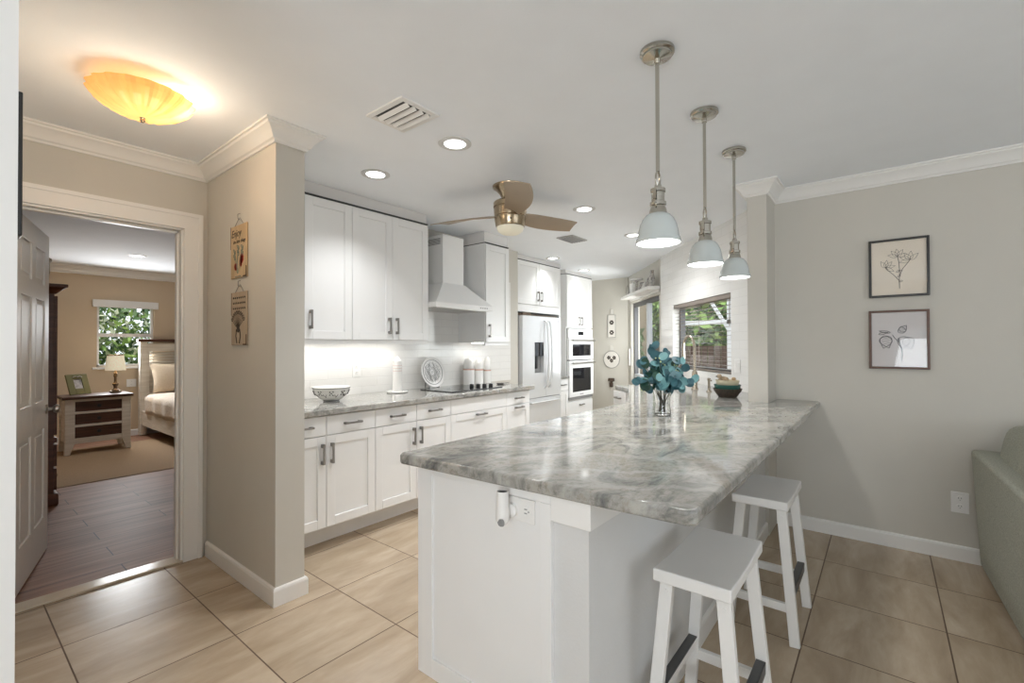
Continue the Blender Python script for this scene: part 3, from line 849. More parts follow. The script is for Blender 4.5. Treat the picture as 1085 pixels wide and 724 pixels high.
# corner sink cabinet under the window
cc = thing('corner_sink_cabinet', 'white angled corner cabinet with drawers under kitchen window', 'cabinet', (4.04, 1.85, 0), math.atan2(0.24, 0.21))
ca = math.atan2(0.24, 0.21)
def to_l(x, y):
    dx, dy = x-4.04, y-1.85
    return (dx*math.cos(-ca)-dy*math.sin(-ca), dx*math.sin(-ca)+dy*math.cos(-ca))
poly = [to_l(*p) for p in ((3.16, 1.38), (4.05, 1.80), (4.24, 2.03), local1(1.36, 0.02), local1(0.35, 0.02), (3.99, 0.80), (3.16, 0.80))]
MB().prism(poly, 0.1, 0.873).build('body', CAB, cc)
def drawer_face(z0, z1):
    d = MB().box(0.012, 0.30, 0.005, 0.024, z0, z1).build('drawer', CAB, cc, bevel=0.002)
    q = MB().box(0.11, 0.135, 0.024, 0.05, (z0+z1)/2-0.007, (z0+z1)/2+0.007).box(0.20, 0.225, 0.024, 0.05, (z0+z1)/2-0.007, (z0+z1)/2+0.007).box(0.11, 0.225, 0.044, 0.054, (z0+z1)/2-0.006, (z0+z1)/2+0.006)
    q.build('handle', PULL, d)
for z0, z1 in ((0.745, 0.868), (0.60, 0.74), (0.36, 0.595), (0.12, 0.355)): drawer_face(z0, z1)

# ================================================================== STOOLS
FOOT = mat('dark_footrest_strip', (0.06, 0.06, 0.06), 0.35)
st = thing('bar_stool', 'white wooden backless bar stool nearest the camera beside peninsula end', 'stool', (1.615, 0.452, 0), 0, 'white bar stools tucked under the peninsula')
seat = MB()
nx, ny = 10, 6
def seat_pt(u, v, top):
    x, y = (u-0.5)*0.43, (v-0.5)*0.228
    dip = 0.010*(1-(2*u-1)**2) if top else 0.0
    return (x, y, (0.622-dip) if top else 0.582)
tv = [[seat.bm.verts.new(seat_pt(i/nx, j/ny, True)) for j in range(ny+1)] for i in range(nx+1)]
bv = [[seat.bm.verts.new(seat_pt(i/nx, j/ny, False)) for j in range(ny+1)] for i in range(nx+1)]
for i in range(nx):
    for j in range(ny):
        seat.face([tv[i][j], tv[i+1][j], tv[i+1][j+1], tv[i][j+1]]); seat.face([bv[i][j], bv[i][j+1], bv[i+1][j+1], bv[i+1][j]])
for i in range(nx):
    seat.face([tv[i][0], bv[i][0], bv[i+1][0], tv[i+1][0]]); seat.face([tv[i][ny], tv[i+1][ny], bv[i+1][ny], bv[i][ny]])
for j in range(ny):
    seat.face([tv[0][j], tv[0][j+1], bv[0][j+1], bv[0][j]]); seat.face([tv[nx][j], bv[nx][j], bv[nx][j+1], tv[nx][j+1]])
seat.build('seat', STOOLW, st, bevel=0.006, seg=3)
def legp(sx, sy, z):
    k = 1-z/0.585
    return Vector((sx*(0.168+0.030*k), sy*(0.082+0.052*k), z))
for sx in (-1, 1):
    for sy in (-1, 1):
        l = MB().bar(legp(sx, sy, 0.0), legp(sx, sy, 0.585), 0.026, 0.040, (1, 0, 0)).build('leg', STOOLW, st, bevel=0.003)
        p = legp(sx, sy, 0.545)
        MB().cyl((p.x+sx*0.012, p.y, p.z), 0.008, 0.004*sx, 12, 'x').build('screw_cap', STOOLW, l, smooth=True)
for sx in (-1, 1):
    MB().bar(legp(sx, -1, 0.155), legp(sx, 1, 0.155), 0.020, 0.036, (1, 0, 0)).build('stretcher', STOOLW, st, bevel=0.002)
for sy in (-1, 1):
    s_ = MB().bar(legp(-1, sy, 0.205), legp(1, sy, 0.205), 0.020, 0.038, (0, 1, 0)).build('footrest', STOOLW, st, bevel=0.002)
    p, q = legp(-1, sy, 0.226), legp(1, sy, 0.226)
    p.x += 0.018; q.x -= 0.018; 
    b_ = MB().bar(p, q, 0.030, 0.004, (0, 1, 0)).bar(p+Vector((0, sy*0.0125, -0.018)), q+Vector((0, sy*0.0125, -0.018)), 0.004, 0.040, (0, 1, 0)).build('metal_strip', FOOT, s_)
    b_['label'] = 'dark metal strip'
copy_thing(st, (2.545, 0.445, 0), 'white wooden backless bar stool farther from camera nearer right wall')

# ================================================================== PENDANTS
LENS = emit_mat('lamp_diffuser', (1.0, 0.98, 0.95), 9.0)
def pendant(x, label):
    t = thing('pendant_lamp', label, 'pendant light', (x, 0.67, 1.70), 0, 'enamel pendants over the peninsula')
    top = H-1.70
    MB().lathe([(0, top), (0.064, top), (0.064, top-0.012), (0.055, top-0.016), (0.055, top-0.024), (0.030, top-0.028), (0.012, top-0.032), (0.012, top-0.050), (0, top-0.050)], seg=32).build('ceiling_canopy', CHROME, t, smooth=True)
    MB().cyl((0, 0, 0.275), 0.0075, top-0.275-0.03, 12).build('rod', CHROME, t, smooth=True)
    ring = []
    for k in range(25):
        a = math.pi*2*k/24
        ring.append((0.020*math.sin(a), 0, 0.245+0.030*math.cos(a)))
    MB().tube(ring, 0.004, 8, cap=False).build('loop', CHROME, t, smooth=True)
    so = MB().lathe([(0, 0.225), (0.012, 0.225), (0.014, 0.212), (0.028, 0.208), (0.028, 0.196), (0.024, 0.194), (0.024, 0.160), (0.030, 0.157), (0.030, 0.145), (0.026, 0.142), (0.030, 0.130), (0.034, 0.112), (0.0, 0.112)], seg=24)
    so.build('socket_cap', CHROME, t, smooth=True)
    br = MB()
    for sx in (-1, 1):
        br.box(sx*0.026-0.004, sx*0.026+0.010*sx, -0.006, 0.006, 0.165, 0.20)
        br.cyl((sx*0.030, 0, 0.150), 0.006, 0.016*sx, 10, 'x')
    br.build('thumb_screw', CHROME, t)
    sh = [(0.033, 0.113), (0.046, 0.106), (0.058, 0.092), (0.068, 0.070), (0.074, 0.045), (0.077, 0.022), (0.081, 0.017), (0.083, 0.008), (0.083, 0.0), (0.080, 0.0), (0.079, 0.008), (0.073, 0.022), (0.070, 0.045), (0.063, 0.070), (0.053, 0.090), (0.03, 0.106)]
    MB().lathe(sh, seg=40).build('lamp_shade', SHADE, t, smooth=True)
    MB().lathe([(0, 0.006), (0.0785, 0.006), (0.0785, 0.012), (0, 0.012)], seg=32).build('diffuser', LENS, t)
    light('SPOT', (x, 0.67, 1.694), 8.0, (1.0, 0.985, 0.96), 0.06, None, (x, 0.67, 0), 'pendant_glow', spot=(math.radians(140), 0.7))
pendant(1.735, 'white enamel pendant lamp nearest the camera over peninsula')
pendant(2.335, 'white enamel pendant lamp hanging between the other two pendants')
pendant(2.905, 'white enamel pendant lamp nearest the column and right wall')

# ================================================================== CEILING FITTINGS
CANL = emit_mat('downlight_lens', (1.0, 0.99, 0.97), 6.0)
RINGP = mat('downlight_trim_paint', (0.62, 0.62, 0.61), 0.45, var=0.01)
def downlight(x, y, label, power, cone=118, z=H):
    t = thing('recessed_light', label, 'ceiling light', (x, y, z), 0, 'round recessed ceiling lights')
    MB().lathe([(0.058, 0.0), (0.092, 0.0), (0.092, -0.004), (0.076, -0.010), (0.060, -0.006), (0.058, -0.004)], seg=36).build('trim_ring', RINGP, t, smooth=True)
    MB().lathe([(0, -0.002), (0.060, -0.002), (0.060, -0.005), (0, -0.005)], seg=36).build('lens', CANL, t)
    light('SPOT', (x, y, z-0.02), power, (0.97, 0.985, 1.0), 0.06, None, (x, y, 0), 'downlight_glow', spot=(math.radians(cone), 0.9))
downlight(1.815, 2.592, 'round recessed ceiling light nearest the left upper cabinets', 40)
downlight(1.818, 1.857, 'round recessed ceiling light beside the square ceiling vent', 55)
downlight(3.366, 1.924, 'round recessed ceiling light right of the ceiling fan', 90)
downlight(4.475, 1.989, 'round recessed ceiling light partly hidden behind nearest pendant shade', 62, 160)
downlight(5.00, 3.32, 'round recessed ceiling light close to the fridge cabinet', 24)
downlight(6.10, 3.50, 'round recessed ceiling light close to the oven tower', 11)
downlight(1.589, 7.183, 'round recessed ceiling light in the bedroom ceiling', 40)

# supply vent
vt = thing('ceiling_vent', 'white louvred square air vent in kitchen ceiling', 'vent', (1.43, 1.82, H))
MB().box(-0.115, -0.085, -0.14, 0.14, -0.010, 0).box(0.085, 0.115, -0.14, 0.14, -0.010, 0).box(-0.085, 0.085, -0.14, -0.11, -0.010, 0).box(-0.085, 0.085, 0.11, 0.14, -0.010, 0).build('frame', TRIM, vt, bevel=0.003)
MB().box(-0.085, 0.085, -0.11, 0.11, -0.003, -0.001).build('backing', mat('vent_dark', (0.10, 0.10, 0.10), 0.8), vt)
for k in range(4):
    x = -0.058+k*0.042
    MB().hexa([(x-0.010, -0.11, -0.006), (x-0.007, -0.11, -0.004), (x-0.007, 0.11, -0.004), (x-0.010, 0.11, -0.006), (x+0.009, -0.11, -0.020), (x+0.012, -0.11, -0.018), (x+0.012, 0.11, -0.018), (x+0.009, 0.11, -0.020)]).build('louvre', TRIM, vt)
v2 = thing('ceiling_vent', 'small grey rectangular air vent near the ovens end of ceiling', 'vent', (4.22, 2.56, H))
MB().box(-0.15, 0.15, -0.10, 0.10, -0.012, 0).build('frame', mat('grey_vent_paint', (0.42, 0.42, 0.41), 0.6), v2, bevel=0.004)
lv = MB()
for k in range(6): lv.box(-0.13, 0.13, -0.075+k*0.03-0.008, -0.075+k*0.03+0.004, -0.018, -0.012)
lv.build('louvre', mat('grey_vent_slat', (0.30, 0.30, 0.30), 0.6), v2)

# flush mount bowl light in the hallway
fl = thing('flush_ceiling_light', 'amber ribbed glass bowl ceiling light glowing in the hallway', 'ceiling light', (0.565, 2.49, H))
am, nt, b = new_mat('amber_ribbed_glass')
tc = N(nt, 'ShaderNodeTexCoord'); nzn = N(nt, 'ShaderNodeTexNoise'); nzn.inputs['Scale'].default_value = 5
nt.links.new(tc.outputs['Object'], nzn.inputs['Vector'])
rr = ramp(nt, [(0.3, (0.90, 0.50, 0.17)), (0.7, (0.95, 0.60, 0.26))], nzn.outputs['Fac'])
nt.links.new(rr.outputs['Color'], b.inputs['Base Color'])
b.inputs['Roughness'].default_value = 0.2
nt.links.new(rr.outputs['Color'], b.inputs['Emission Color'])
b.inputs['Emission Strength'].default_value = 0.22
tl = N(nt, 'ShaderNodeBsdfTranslucent')
nt.links.new(rr.outputs['Color'], tl.inputs[0])
mxs = N(nt, 'ShaderNodeMixShader'); mxs.inputs[0].default_value = 0.5
nt.links.new(b.outputs[0], mxs.inputs[1]); nt.links.new(tl.outputs[0], mxs.inputs[2])
nt.links.new(mxs.outputs[0], nt.nodes['Material Output'].inputs[0])
bw = MB()
prof = [(0.004, -0.140), (0.05, -0.137), (0.10, -0.124), (0.145, -0.100), (0.175, -0.075), (0.190, -0.052)]
seg = 72
rings = []
for r, h in prof:
    rings.append([bw.bm.verts.new(((r*(1-0.06*(r/0.19)*(1 if (k//2) % 2 else 0)))*math.cos(2*math.pi*k/seg), (r*(1-0.06*(r/0.19)*(1 if (k//2) % 2 else 0)))*math.sin(2*math.pi*k/seg), h+(0.004 if (k//2) % 2 else 0)*(r/0.19))) for k in range(seg)])
for a, c_ in zip(rings, rings[1:]):
    for k in range(seg):
        bw.face([a[k], a[(k+1) % seg], c_[(k+1) % seg], c_[k]])
o = bw.build('glass_bowl', am, fl, smooth=True, angle=12)
MB().lathe([(0, -0.162), (0.006, -0.160), (0.010, -0.152), (0.007, -0.146), (0.010, -0.141), (0, -0.139)], seg=16).build('finial', BRONZE, fl, smooth=True)
MB().lathe([(0, 0), (0.06, 0), (0.06, -0.018), (0.008, -0.022), (0.006, -0.139), (0, -0.139)], seg=24).build('mounting_plate', BRONZE, fl, smooth=True)
for dx, dy in ((0.09, -0.06), (-0.07, 0.08)):
    MB().lathe([(0, -0.085), (0.018, -0.08), (0.026, -0.06), (0.018, -0.04), (0, -0.03)], (dx, dy, 0), 16).build('bulb', emit_mat('warm_bulb', (1.0, 0.78, 0.5), 6), fl, smooth=True)
light('POINT', (0.565+0.13, 2.49-0.03, H-0.05), 1.1, (1.0, 0.88, 0.70), 0.04, name='bowl_glow')
light('POINT', (0.565+0.02, 2.42, 2.12), 4.2, (1.0, 0.84, 0.64), 0.12, name='bowl_glow')

# ceiling fan
fn = thing('ceiling_fan', 'bronze three-blade hugger ceiling fan with frosted light bowl', 'ceiling fan', (2.56, 2.06, H))
MB().lathe([(0, 0), (0.125, 0), (0.122, -0.012), (0.105, -0.022), (0.075, -0.055), (0.058, -0.085), (0.050, -0.10), (0, -0.10)], seg=40).build('mounting_cup', BRONZE, fn, smooth=True)
MB().lathe([(0, -0.095), (0.045, -0.095), (0.045, -0.106), (0.112, -0.112), (0.119, -0.120), (0.119, -0.150), (0.114, -0.153), (0.114, -0.158), (0.1175, -0.161), (0.113, -0.215), (0.108, -0.218), (0.108, -0.223), (0.112, -0.226), (0.104, -0.280), (0.099, -0.290), (0, -0.290)], seg=48).build('motor_housing', BRONZE, fn, smooth=True, angle=30)
MB().lathe([(0.096, -0.288), (0.096, -0.296), (0.088, -0.318), (0.062, -0.336), (0.0, -0.343)], seg=40).build('light_bowl', emit_mat('frosted_bowl', (0.80, 0.76, 0.62), 0.12), fn, smooth=True)
MB().cyl((-0.080, -0.072, -0.252), 0.006, -0.006, 10, 'x').build('switch', BLACK, fn)
def blade(ang):
    mb = MB()
    n = 14
    top, bot = [], []
    for k in range(n+1):
        s = k/n
        r0 = 0.085+s*0.535
        wl_ = 0.045+0.045*math.sin(math.pi*min(1, s*1.15)**0.8*0.62)+0.0*s
        if s > 0.82: wl_ *= 1-0.14*((s-0.82)/0.18)**1.6
        sk = 0.03*math.sin(math.pi*s)
        pt = -math.radians(20)*(1-0.45*s)
        row_t, row_b = [], []
        for v in (-1, -0.5, 0, 0.5, 1):
            y = v*wl_
            r = r0+0.030*v*s**4
            z = -0.198+0.012*s+y*math.sin(pt)-0.006*v*v
            row_t.append((r, y*math.cos(pt)+sk, z+0.003)); row_b.append((r, y*math.cos(pt)+sk, z-0.003))
        top.append(mb.verts(row_t)); bot.append(mb.verts(row_b))
    for k in range(n):
        for j in range(4):
            mb.face([top[k][j], top[k+1][j], top[k+1][j+1], top[k][j+1]]); mb.face([bot[k][j], bot[k][j+1], bot[k+1][j+1], bot[k+1][j]])
        mb.face([top[k][0], bot[k][0], bot[k+1][0], top[k+1][0]]); mb.face([top[k][4], top[k+1][4], bot[k+1][4], bot[k][4]])
    for j in range(4):
        mb.face([top[0][j], top[0][j+1], bot[0][j+1], bot[0][j]]); mb.face([top[n][j], bot[n][j], bot[n][j+1], top[n][j+1]])
    return mb.build('blade', TAUPE, fn, rot=(0, 0, math.radians(ang)), smooth=True, angle=35)
for a in (100.5, -14.5, 222.5): blade(a)

# ================================================================== WALL DECOR
def ribbon(mb, pts, r=0.0012):
    mb.tube(pts, r, 5)
def petal(mb, cy, cz, ang, L, W, r=0.0011, x=0.0):
    """leaf or petal outline in the y-z plane"""
    for sg in (-1, 1):
        pts = []
        for k in range(9):
            s = k/8
            u = s*L; v = sg*W*math.sin(math.pi*s**0.75)*(1.05-0.35*s)
            pts.append((x, cy+u*math.cos(ang)-v*math.sin(ang), cz+u*math.sin(ang)+v*math.cos(ang)))
        ribbon(mb, pts, r)
def picture(label, y0, y1, z0, z1, fm, pm, draw, ink):
    t = thing('framed_print', label, 'picture', (3.899, (y0+y1)/2, (z0+z1)/2), 0)
    hw_, hh, f = (y1-y0)/2, (z1-z0)/2, 0.014
    MB().box(-0.022, 0, -hw_, -hw_+f, -hh, hh).box(-0.022, 0, hw_-f, hw_, -hh, hh).box(-0.022, 0, -hw_+f, hw_-f, -hh, -hh+f).box(-0.022, 0, -hw_+f, hw_-f, hh-f, hh).build('frame', fm, t, bevel=0.002)
    MB().box(-0.012, -0.001, -hw_+f, hw_-f, -hh+f, hh-f).build('paper', pm, t)
    mb = MB(); draw(mb)
    mb.build('drawing', ink, t, loc=(-0.0125, 0, 0))
    MB().box(-0.0175, -0.0155, -hw_+f, hw_-f, -hh+f, hh-f).build('glass', GLASS, t)
# (in these prints the viewer's left is +y)
def magnolia(mb):
    base_ = Vector((0, -0.005, -0.135))
    def stem(ps, r=0.0016): ribbon(mb, [(0, y, z) for y, z in ps], r)
    stem([(-0.005, -0.135), (-0.004, -0.08), (-0.006, -0.02), (-0.002, 0.04), (0.004, 0.07)])
    stem([(-0.004, -0.085), (0.02, -0.05), (0.05, -0.015), (0.062, 0.002)])
    stem([(-0.004, -0.06), (-0.02, -0.01), (-0.045, 0.025), (-0.055, 0.04)])
    for cy, cz, sc, a0 in ((0.004, 0.072, 1.0, 1.4), (0.064, 0.005, 1.0, 2.2), (-0.058, 0.045, 1.1, 0.9)):
        for da_ in (-1.15, -0.5, 0.1, 0.75, 1.5):
            petal(mb, cy, cz, a0+da_, 0.050*sc, 0.0125*sc, 0.0008)
    for cy, cz, a in ((-0.01, -0.05, -0.6), (-0.02, -0.02, -0.2), (0.01, -0.03, 2.4), (-0.02, -0.085, -0.3)):
        petal(mb, cy, cz, a, 0.02, 0.005)
def anthurium(mb):
    ribbon(mb, [(0, -0.012, -0.135), (0, -0.018, -0.10), (0, -0.015, -0.06), (0, -0.005, -0.02), (0, 0.0, 0.01)], 0.003)
    ribbon(mb, [(0, -0.005, -0.02), (0, 0.02, 0.01), (0, 0.03, 0.03)], 0.002)
    for cy, cz, a, L, W in ((0.075, 0.025, -1.9, 0.085, 0.036), (0.055, 0.02, -1.3, 0.08, 0.034), (-0.03, 0.02, -1.4, 0.085, 0.034), (-0.04, 0.015, -1.85, 0.08, 0.032), (-0.02, 0.04, 1.4, 0.045, 0.022), (0.10, 0.035, 2.9, 0.05, 0.008), (0.04, 0.045, 0.2, 0.06, 0.008), (-0.01, 0.05, 2.2, 0.05, 0.02)):
        petal(mb, cy, cz, a, L, W, 0.0018)
        for q in range(1, 5):
            s = q/5
            ux, uz = math.cos(a), math.sin(a)
            for sg in (-1, 1):
                v = sg*W*0.8*math.sin(math.pi*s)**0.8
                ribbon(mb, [(0, cy+s*L*ux, cz+s*L*uz), (0, cy+(s+0.06)*L*ux-v*uz, cz+(s+0.06)*L*uz+v*ux)], 0.0006)
picture('black framed magnolia line drawing, upper print on the right wall', -0.228, 0.073, 1.618, 1.993, BLACKW, PAPER, magnolia, INK)
picture('brown framed grey leaf drawing, lower print on the right wall', -0.225, 0.076, 1.153, 1.532, BROWNW, PAPERL, anthurium, INKG)

# hanging plaques on the partition wall (they face -x, viewer's left is +y)
def plaque(label, y0, y1, z0, z1, m):
    t = thing('hanging_plaque', label, 'wall sign', (1.091, (y0+y1)/2, (z0+z1)/2), 0)
    hw_, hh = (y1-y0)/2, (z1-z0)/2
    MB().box(-0.009, -0.001, -hw_, hw_, -hh, hh).build('board', m, t, bevel=0.004)
    MB().tube([(-0.006, hw_*0.6, hh-0.008), (-0.004, 0.012, hh+0.036), (-0.004, -0.008, hh+0.040), (-0.006, -hw_*0.6, hh-0.008)], 0.0014, 6).build('wire', PULL, t)
    MB().tube([(-0.001, 0.002, hh+0.030), (-0.012, 0.002, hh+0.036), (-0.012, 0.002, hh+0.060), (-0.001, -0.004, hh+0.065)], 0.0018, 6).build('hook', PULL, t)
    wr = MB()
    wr.box(-0.0095, -0.0088, -hw_, -hw_+0.012, -hh, -hh+0.06).box(-0.0095, -0.0088, -hw_, -hw_+0.05, -hh, -hh+0.008).box(-0.0095, -0.0088, hw_-0.006, hw_, 0.02, hh)
    wr.build('worn_edge', mat('dark_wear', (0.10, 0.06, 0.035), 0.8), t)
    return t, hw_, hh
RED = mat('red_paint', (0.45, 0.05, 0.04), 0.7); GREENP = mat('grey_green_paint', (0.16, 0.20, 0.17), 0.7)
RT = (math.pi/2, 0, -math.pi/2)
p1, hw_, hh = plaque('tan flowered plaque reading Enjoy the little things, upper on partition wall', 2.733, 2.951, 1.70, 2.0, SIGNW)
text_mesh('lettering', 'Enjoy', 0.060, INK, p1, (-0.0095, 0.03, 0.085), RT)
text_mesh('lettering', 'the little things', 0.028, INK, p1, (-0.0095, -0.012, 0.047), RT)
fb = MB()
for cy, cz, r in ((0.035, -0.085, 0.020), (-0.045, -0.045, 0.026), (-0.035, -0.075, 0.014)):
    for k in range(7):
        a = k*2*math.pi/7
        fb.cyl((-0.0100, cy+0.6*r*math.cos(a), cz+0.6*r*math.sin(a)), r*0.5, 0.0012, 10, 'x')
fb.build('painted_flowers', RED, p1)
gb = MB()
for ps in (((0.01, -0.125), (0.012, -0.05), (0.0, 0.02)), ((0.01, -0.125), (0.03, -0.06), (0.05, 0.0)), ((0.0, -0.125), (-0.02, -0.05), (-0.055, 0.015))):
    gb.tube([(-0.0098, y, z) for y, z in ps], 0.0022, 5)
    for k in range(4): petal(gb, ps[2][0], ps[2][1]-0.015*k, 0.8+1.1*(k % 2), 0.024, 0.008, 0.0016, -0.0098)
gb.box(-0.0102, -0.0092, -0.035, 0.045, -0.145, -0.140)
gb.build('painted_stems', GREENP, p1)
p2, hw_, hh = plaque('faded plaque with dark bouquet and three text lines, lower on partition wall', 2.731, 2.942, 1.319, 1.62, SIGNW2)
lb = MB()
for z, n, wd in ((0.115, 7, 0.014), (0.085, 8, 0.013), (0.055, 7, 0.014)):
    for k in range(n):
        y = 0.075-k*(0.15/(n-1))
        lb.tube([(-0.0096, y, z), (-0.0096, y-wd*0.3, z+0.008), (-0.0096, y-wd*0.6, z-0.003), (-0.0096, y-wd, z+0.003)], 0.0016, 5)
lb.build('lettering', INK, p2)
gb = MB()
for k in range(11):
    a = math.pi/2+(k-5)*0.19
    e = (0.01+0.09*math.cos(a), -0.06+0.085*math.sin(a))
    gb.tube([(-0.0097, 0.005, -0.06), (-0.0097, (0.005+e[0])/2+0.006, (e[1]-0.06)/2), (-0.0097, e[0], e[1])], 0.0013, 5)
    petal(gb, e[0], e[1], a, 0.022, 0.008, 0.0015, -0.0097)
for sy in (-1, 1): gb.tube([(-0.0097, 0.005+sy*0.022, -0.06), (-0.0097, 0.005+sy*0.03, -0.10), (-0.0097, 0.005+sy*0.016, -0.14)], 0.003, 5)
gb.cyl((-0.0105, 0.005, -0.06), 0.020, 0.001, 12, 'x')
gb.build('painted_bouquet', INK, p2)

# picture on the near left wall, seen almost edge on
pf = thing('picture_frame', 'dark picture frame seen edge-on at left wall corner', 'picture', (0.0955, 1.55, 1.68))
MB().box(0, 0.018, -0.20, -0.17, -0.145, 0.145).box(0, 0.018, 0.17, 0.20, -0.145, 0.145).box(0, 0.018, -0.17, 0.17, -0.145, -0.115).box(0, 0.018, -0.17, 0.17, 0.115, 0.145).build('frame', BLACKW, pf, bevel=0.002)
MB().box(0, 0.008, -0.17, 0.17, -0.115, 0.115).build('paper', PAPER, pf)

# electrical plates
def plate(name, label, cat, loc, rz, w_=0.072, h_=0.117, kind='outlet', slots_at=None):
    t = thing(name, label, cat, loc, rz)
    MB().box(-w_/2, w_/2, -0.005, 0, -h_/2, h_/2).build('cover_plate', PLATEW, t, bevel=0.002)
    for cx, cz, hor in (slots_at or ((0, 0.024, False), (0, -0.024, False))):
        if kind == 'outlet':
            r = MB().lathe([(0, -0.0075), (0.016, -0.0075), (0.016, -0.004), (0, -0.004)], (cx, 0, cz), 20, 'y').build('receptacle', PLATEW, t, smooth=True)
            q = MB()
            for s in (-1, 1):
                if hor: q.box(cx-0.001-0.005, cx-0.001+0.005, -0.0082, -0.007, cz+s*0.006-0.0015, cz+s*0.006+0.0015)
                else: q.box(cx+s*0.006-0.0015, cx+s*0.006+0.0015, -0.0082, -0.007, cz-0.001, cz+0.008)
            if hor: q.cyl((cx+0.010, -0.0082, cz), 0.0025, 0.001, 8, 'y')
            else: q.cyl((cx, -0.0082, cz-0.008), 0.0025, 0.001, 8, 'y')
            q.build('slots', GREYP, r)
        else:
            MB().box(cx-0.012, cx+0.012, -0.009, -0.004, cz-0.03, cz+0.03).build('rocker', PLATEW, t, bevel=0.002)
    return t
plate('wall_outlet', 'white duplex outlet low on the right wall by the sofa', 'outlet', (3.899, -0.352, 0.352), -math.pi/2, 0.080, 0.125)
plate('wall_outlet', 'white outlet plate on tiled backsplash above bowl', 'outlet', (2.20, 3.411, 1.115), 0)
plate('light_switch', 'white switch plate on tile beside the column', 'switch', (*local1(0.63, 0.001), 1.128), A1+math.pi, 0.10, 0.117, 'switch', ((-0.022, 0, 0), (0.022, 0, 0)))
plate('wall_outlet', 'white outlet plate on bedroom wall behind the table lamp', 'outlet', (1.86, 8.719, 0.78), 0, 0.115, 0.115)
po = plate('wall_outlet', 'white horizontal outlet plate on the peninsula end panel', 'outlet', (1.1375, 0.880, 0.807), -math.pi/2, 0.117, 0.072, 'outlet', ((0.028, 0, True), (-0.026, 0, True)))
# plug-in device in that outlet
dv = thing('plug_in_night_light', 'white cylindrical plug-in gadget in the peninsula outlet', 'gadget', (1.1335, 0.905, 0.805))
MB().lathe([(0, 0), (0.020, 0), (0.020, -0.012), (0.012, -0.016), (0, -0.016)], (0, 0, -0.004), 20, 'x').build('plug_base', PLATEW, dv, smooth=True)
MB().lathe([(0, -0.052), (0.012, -0.052), (0.0215, -0.040), (0.0215, -0.020), (0.0195, 0.010), (0.0185, 0.046), (0.0165, 0.048), (0.0165, 0.040), (0, 0.040)], (-0.036, 0.012, 0.012), 28).build('body', PLATEW, dv, smooth=True)
MB().cyl((-0.036, 0.012, 0.0525), 0.0165, 0.004, 24).build('top_cap', BLACK, dv)
MB().lathe([(0, 0), (0.013, 0), (0.011, -0.005), (0, -0.008)], (-0.052, 0.004, -0.030), 16, 'x').build('lens', GREYP, dv, smooth=True)

# ================================================================== THINGS ON THE COUNTERS
ct = thing('cooktop', 'black glass electric cooktop set in the hood wall counter', 'cooktop', (2.76, 2.86, 0.9145))
MB().box(0, 0.67, 0, 0.41, 0, 0.007).build('glass_top', BLACKG, ct, bevel=0.002)
for cx, cy, r in ((0.15, 0.11, 0.08), (0.15, 0.30, 0.085), (0.38, 0.31, 0.075)):
    MB().lathe([(r-0.002, 0.0072), (r, 0.0072), (r, 0.0076), (r-0.002, 0.0076)], (cx, cy, 0), 40).build('burner_ring', GREYP, ct)
for k in range(4):
    kx, ky = 0.45+k*0.052, 0.20-k*0.035
    kn = MB().lathe([(0, 0.007), (0.019, 0.007), (0.021, 0.012), (0.018, 0.034), (0, 0.036)], (kx, ky, 0), 20).build('knob', BLACK, ct, smooth=True)
    MB().box(kx-0.0035, kx+0.0035, ky-0.017, ky+0.017, 0.034, 0.040).build('pointer', PLATEW, kn)

# decorated plate on an easel
pl = thing('display_plate', 'round white plate with grey medallion standing against backsplash', 'plate', (2.965, 3.345, 0.9147))
tilt = (math.radians(-12), 0, 0)
R = 0.147
prof = [(0, 0.0), (R*0.62, 0.0), (R*0.72, 0.006), (R*0.97, 0.018), (R, 0.021), (R*0.985, 0.024), (R*0.95, 0.022), (R*0.70, 0.011), (R*0.60, 0.006), (0, 0.006)]
MB().lathe([(r, -h) for r, h in prof], (0, 0, 0), 48, 'y').build('dish', CERAM, pl, (0, 0.0, R+0.001), tilt, smooth=True)
pt_ = MB()
def circ(mb, cx, cz, r, w_=0.0016, n=28, y=-0.0075):
    mb.tube([(cx+r*math.cos(2*math.pi*k/n), y, cz+r*math.sin(2*math.pi*k/n)) for k in range(n+1)], w_, 4, cap=False)
circ(pt_, 0, 0, R*0.80, 0.0030, 40, -0.0150); circ(pt_, 0, 0, R*0.30); circ(pt_, 0, 0, R*0.20); circ(pt_, 0, 0, R*0.08)
for k in range(8):
    a = 2*math.pi*k/8
    circ(pt_, R*0.52*math.cos(a), R*0.52*math.sin(a), R*0.18, 0.0018, 16, -0.0085)
    circ(pt_, R*0.52*math.cos(a), R*0.52*math.sin(a), R*0.09, 0.0018, 12, -0.0085)
    circ(pt_, R*0.26*math.cos(a+0.39), R*0.26*math.sin(a+0.39), R*0.07, 0.0014, 10)
pt_.build('medallion', mat('grey_glaze', (0.22, 0.22, 0.22), 0.4), pl, (0, 0.0, R+0.001), tilt)
ez = MB()
for sx in (-0.06, 0.06):
    ez.tube([(sx, -0.032, 0.022), (sx, -0.038, 0.004), (sx*0.9, 0.03, 0.004), (sx*0.4, 0.045, 0.18)], 0.0035, 8)
ez.build('easel', BLACK, pl, smooth=True)

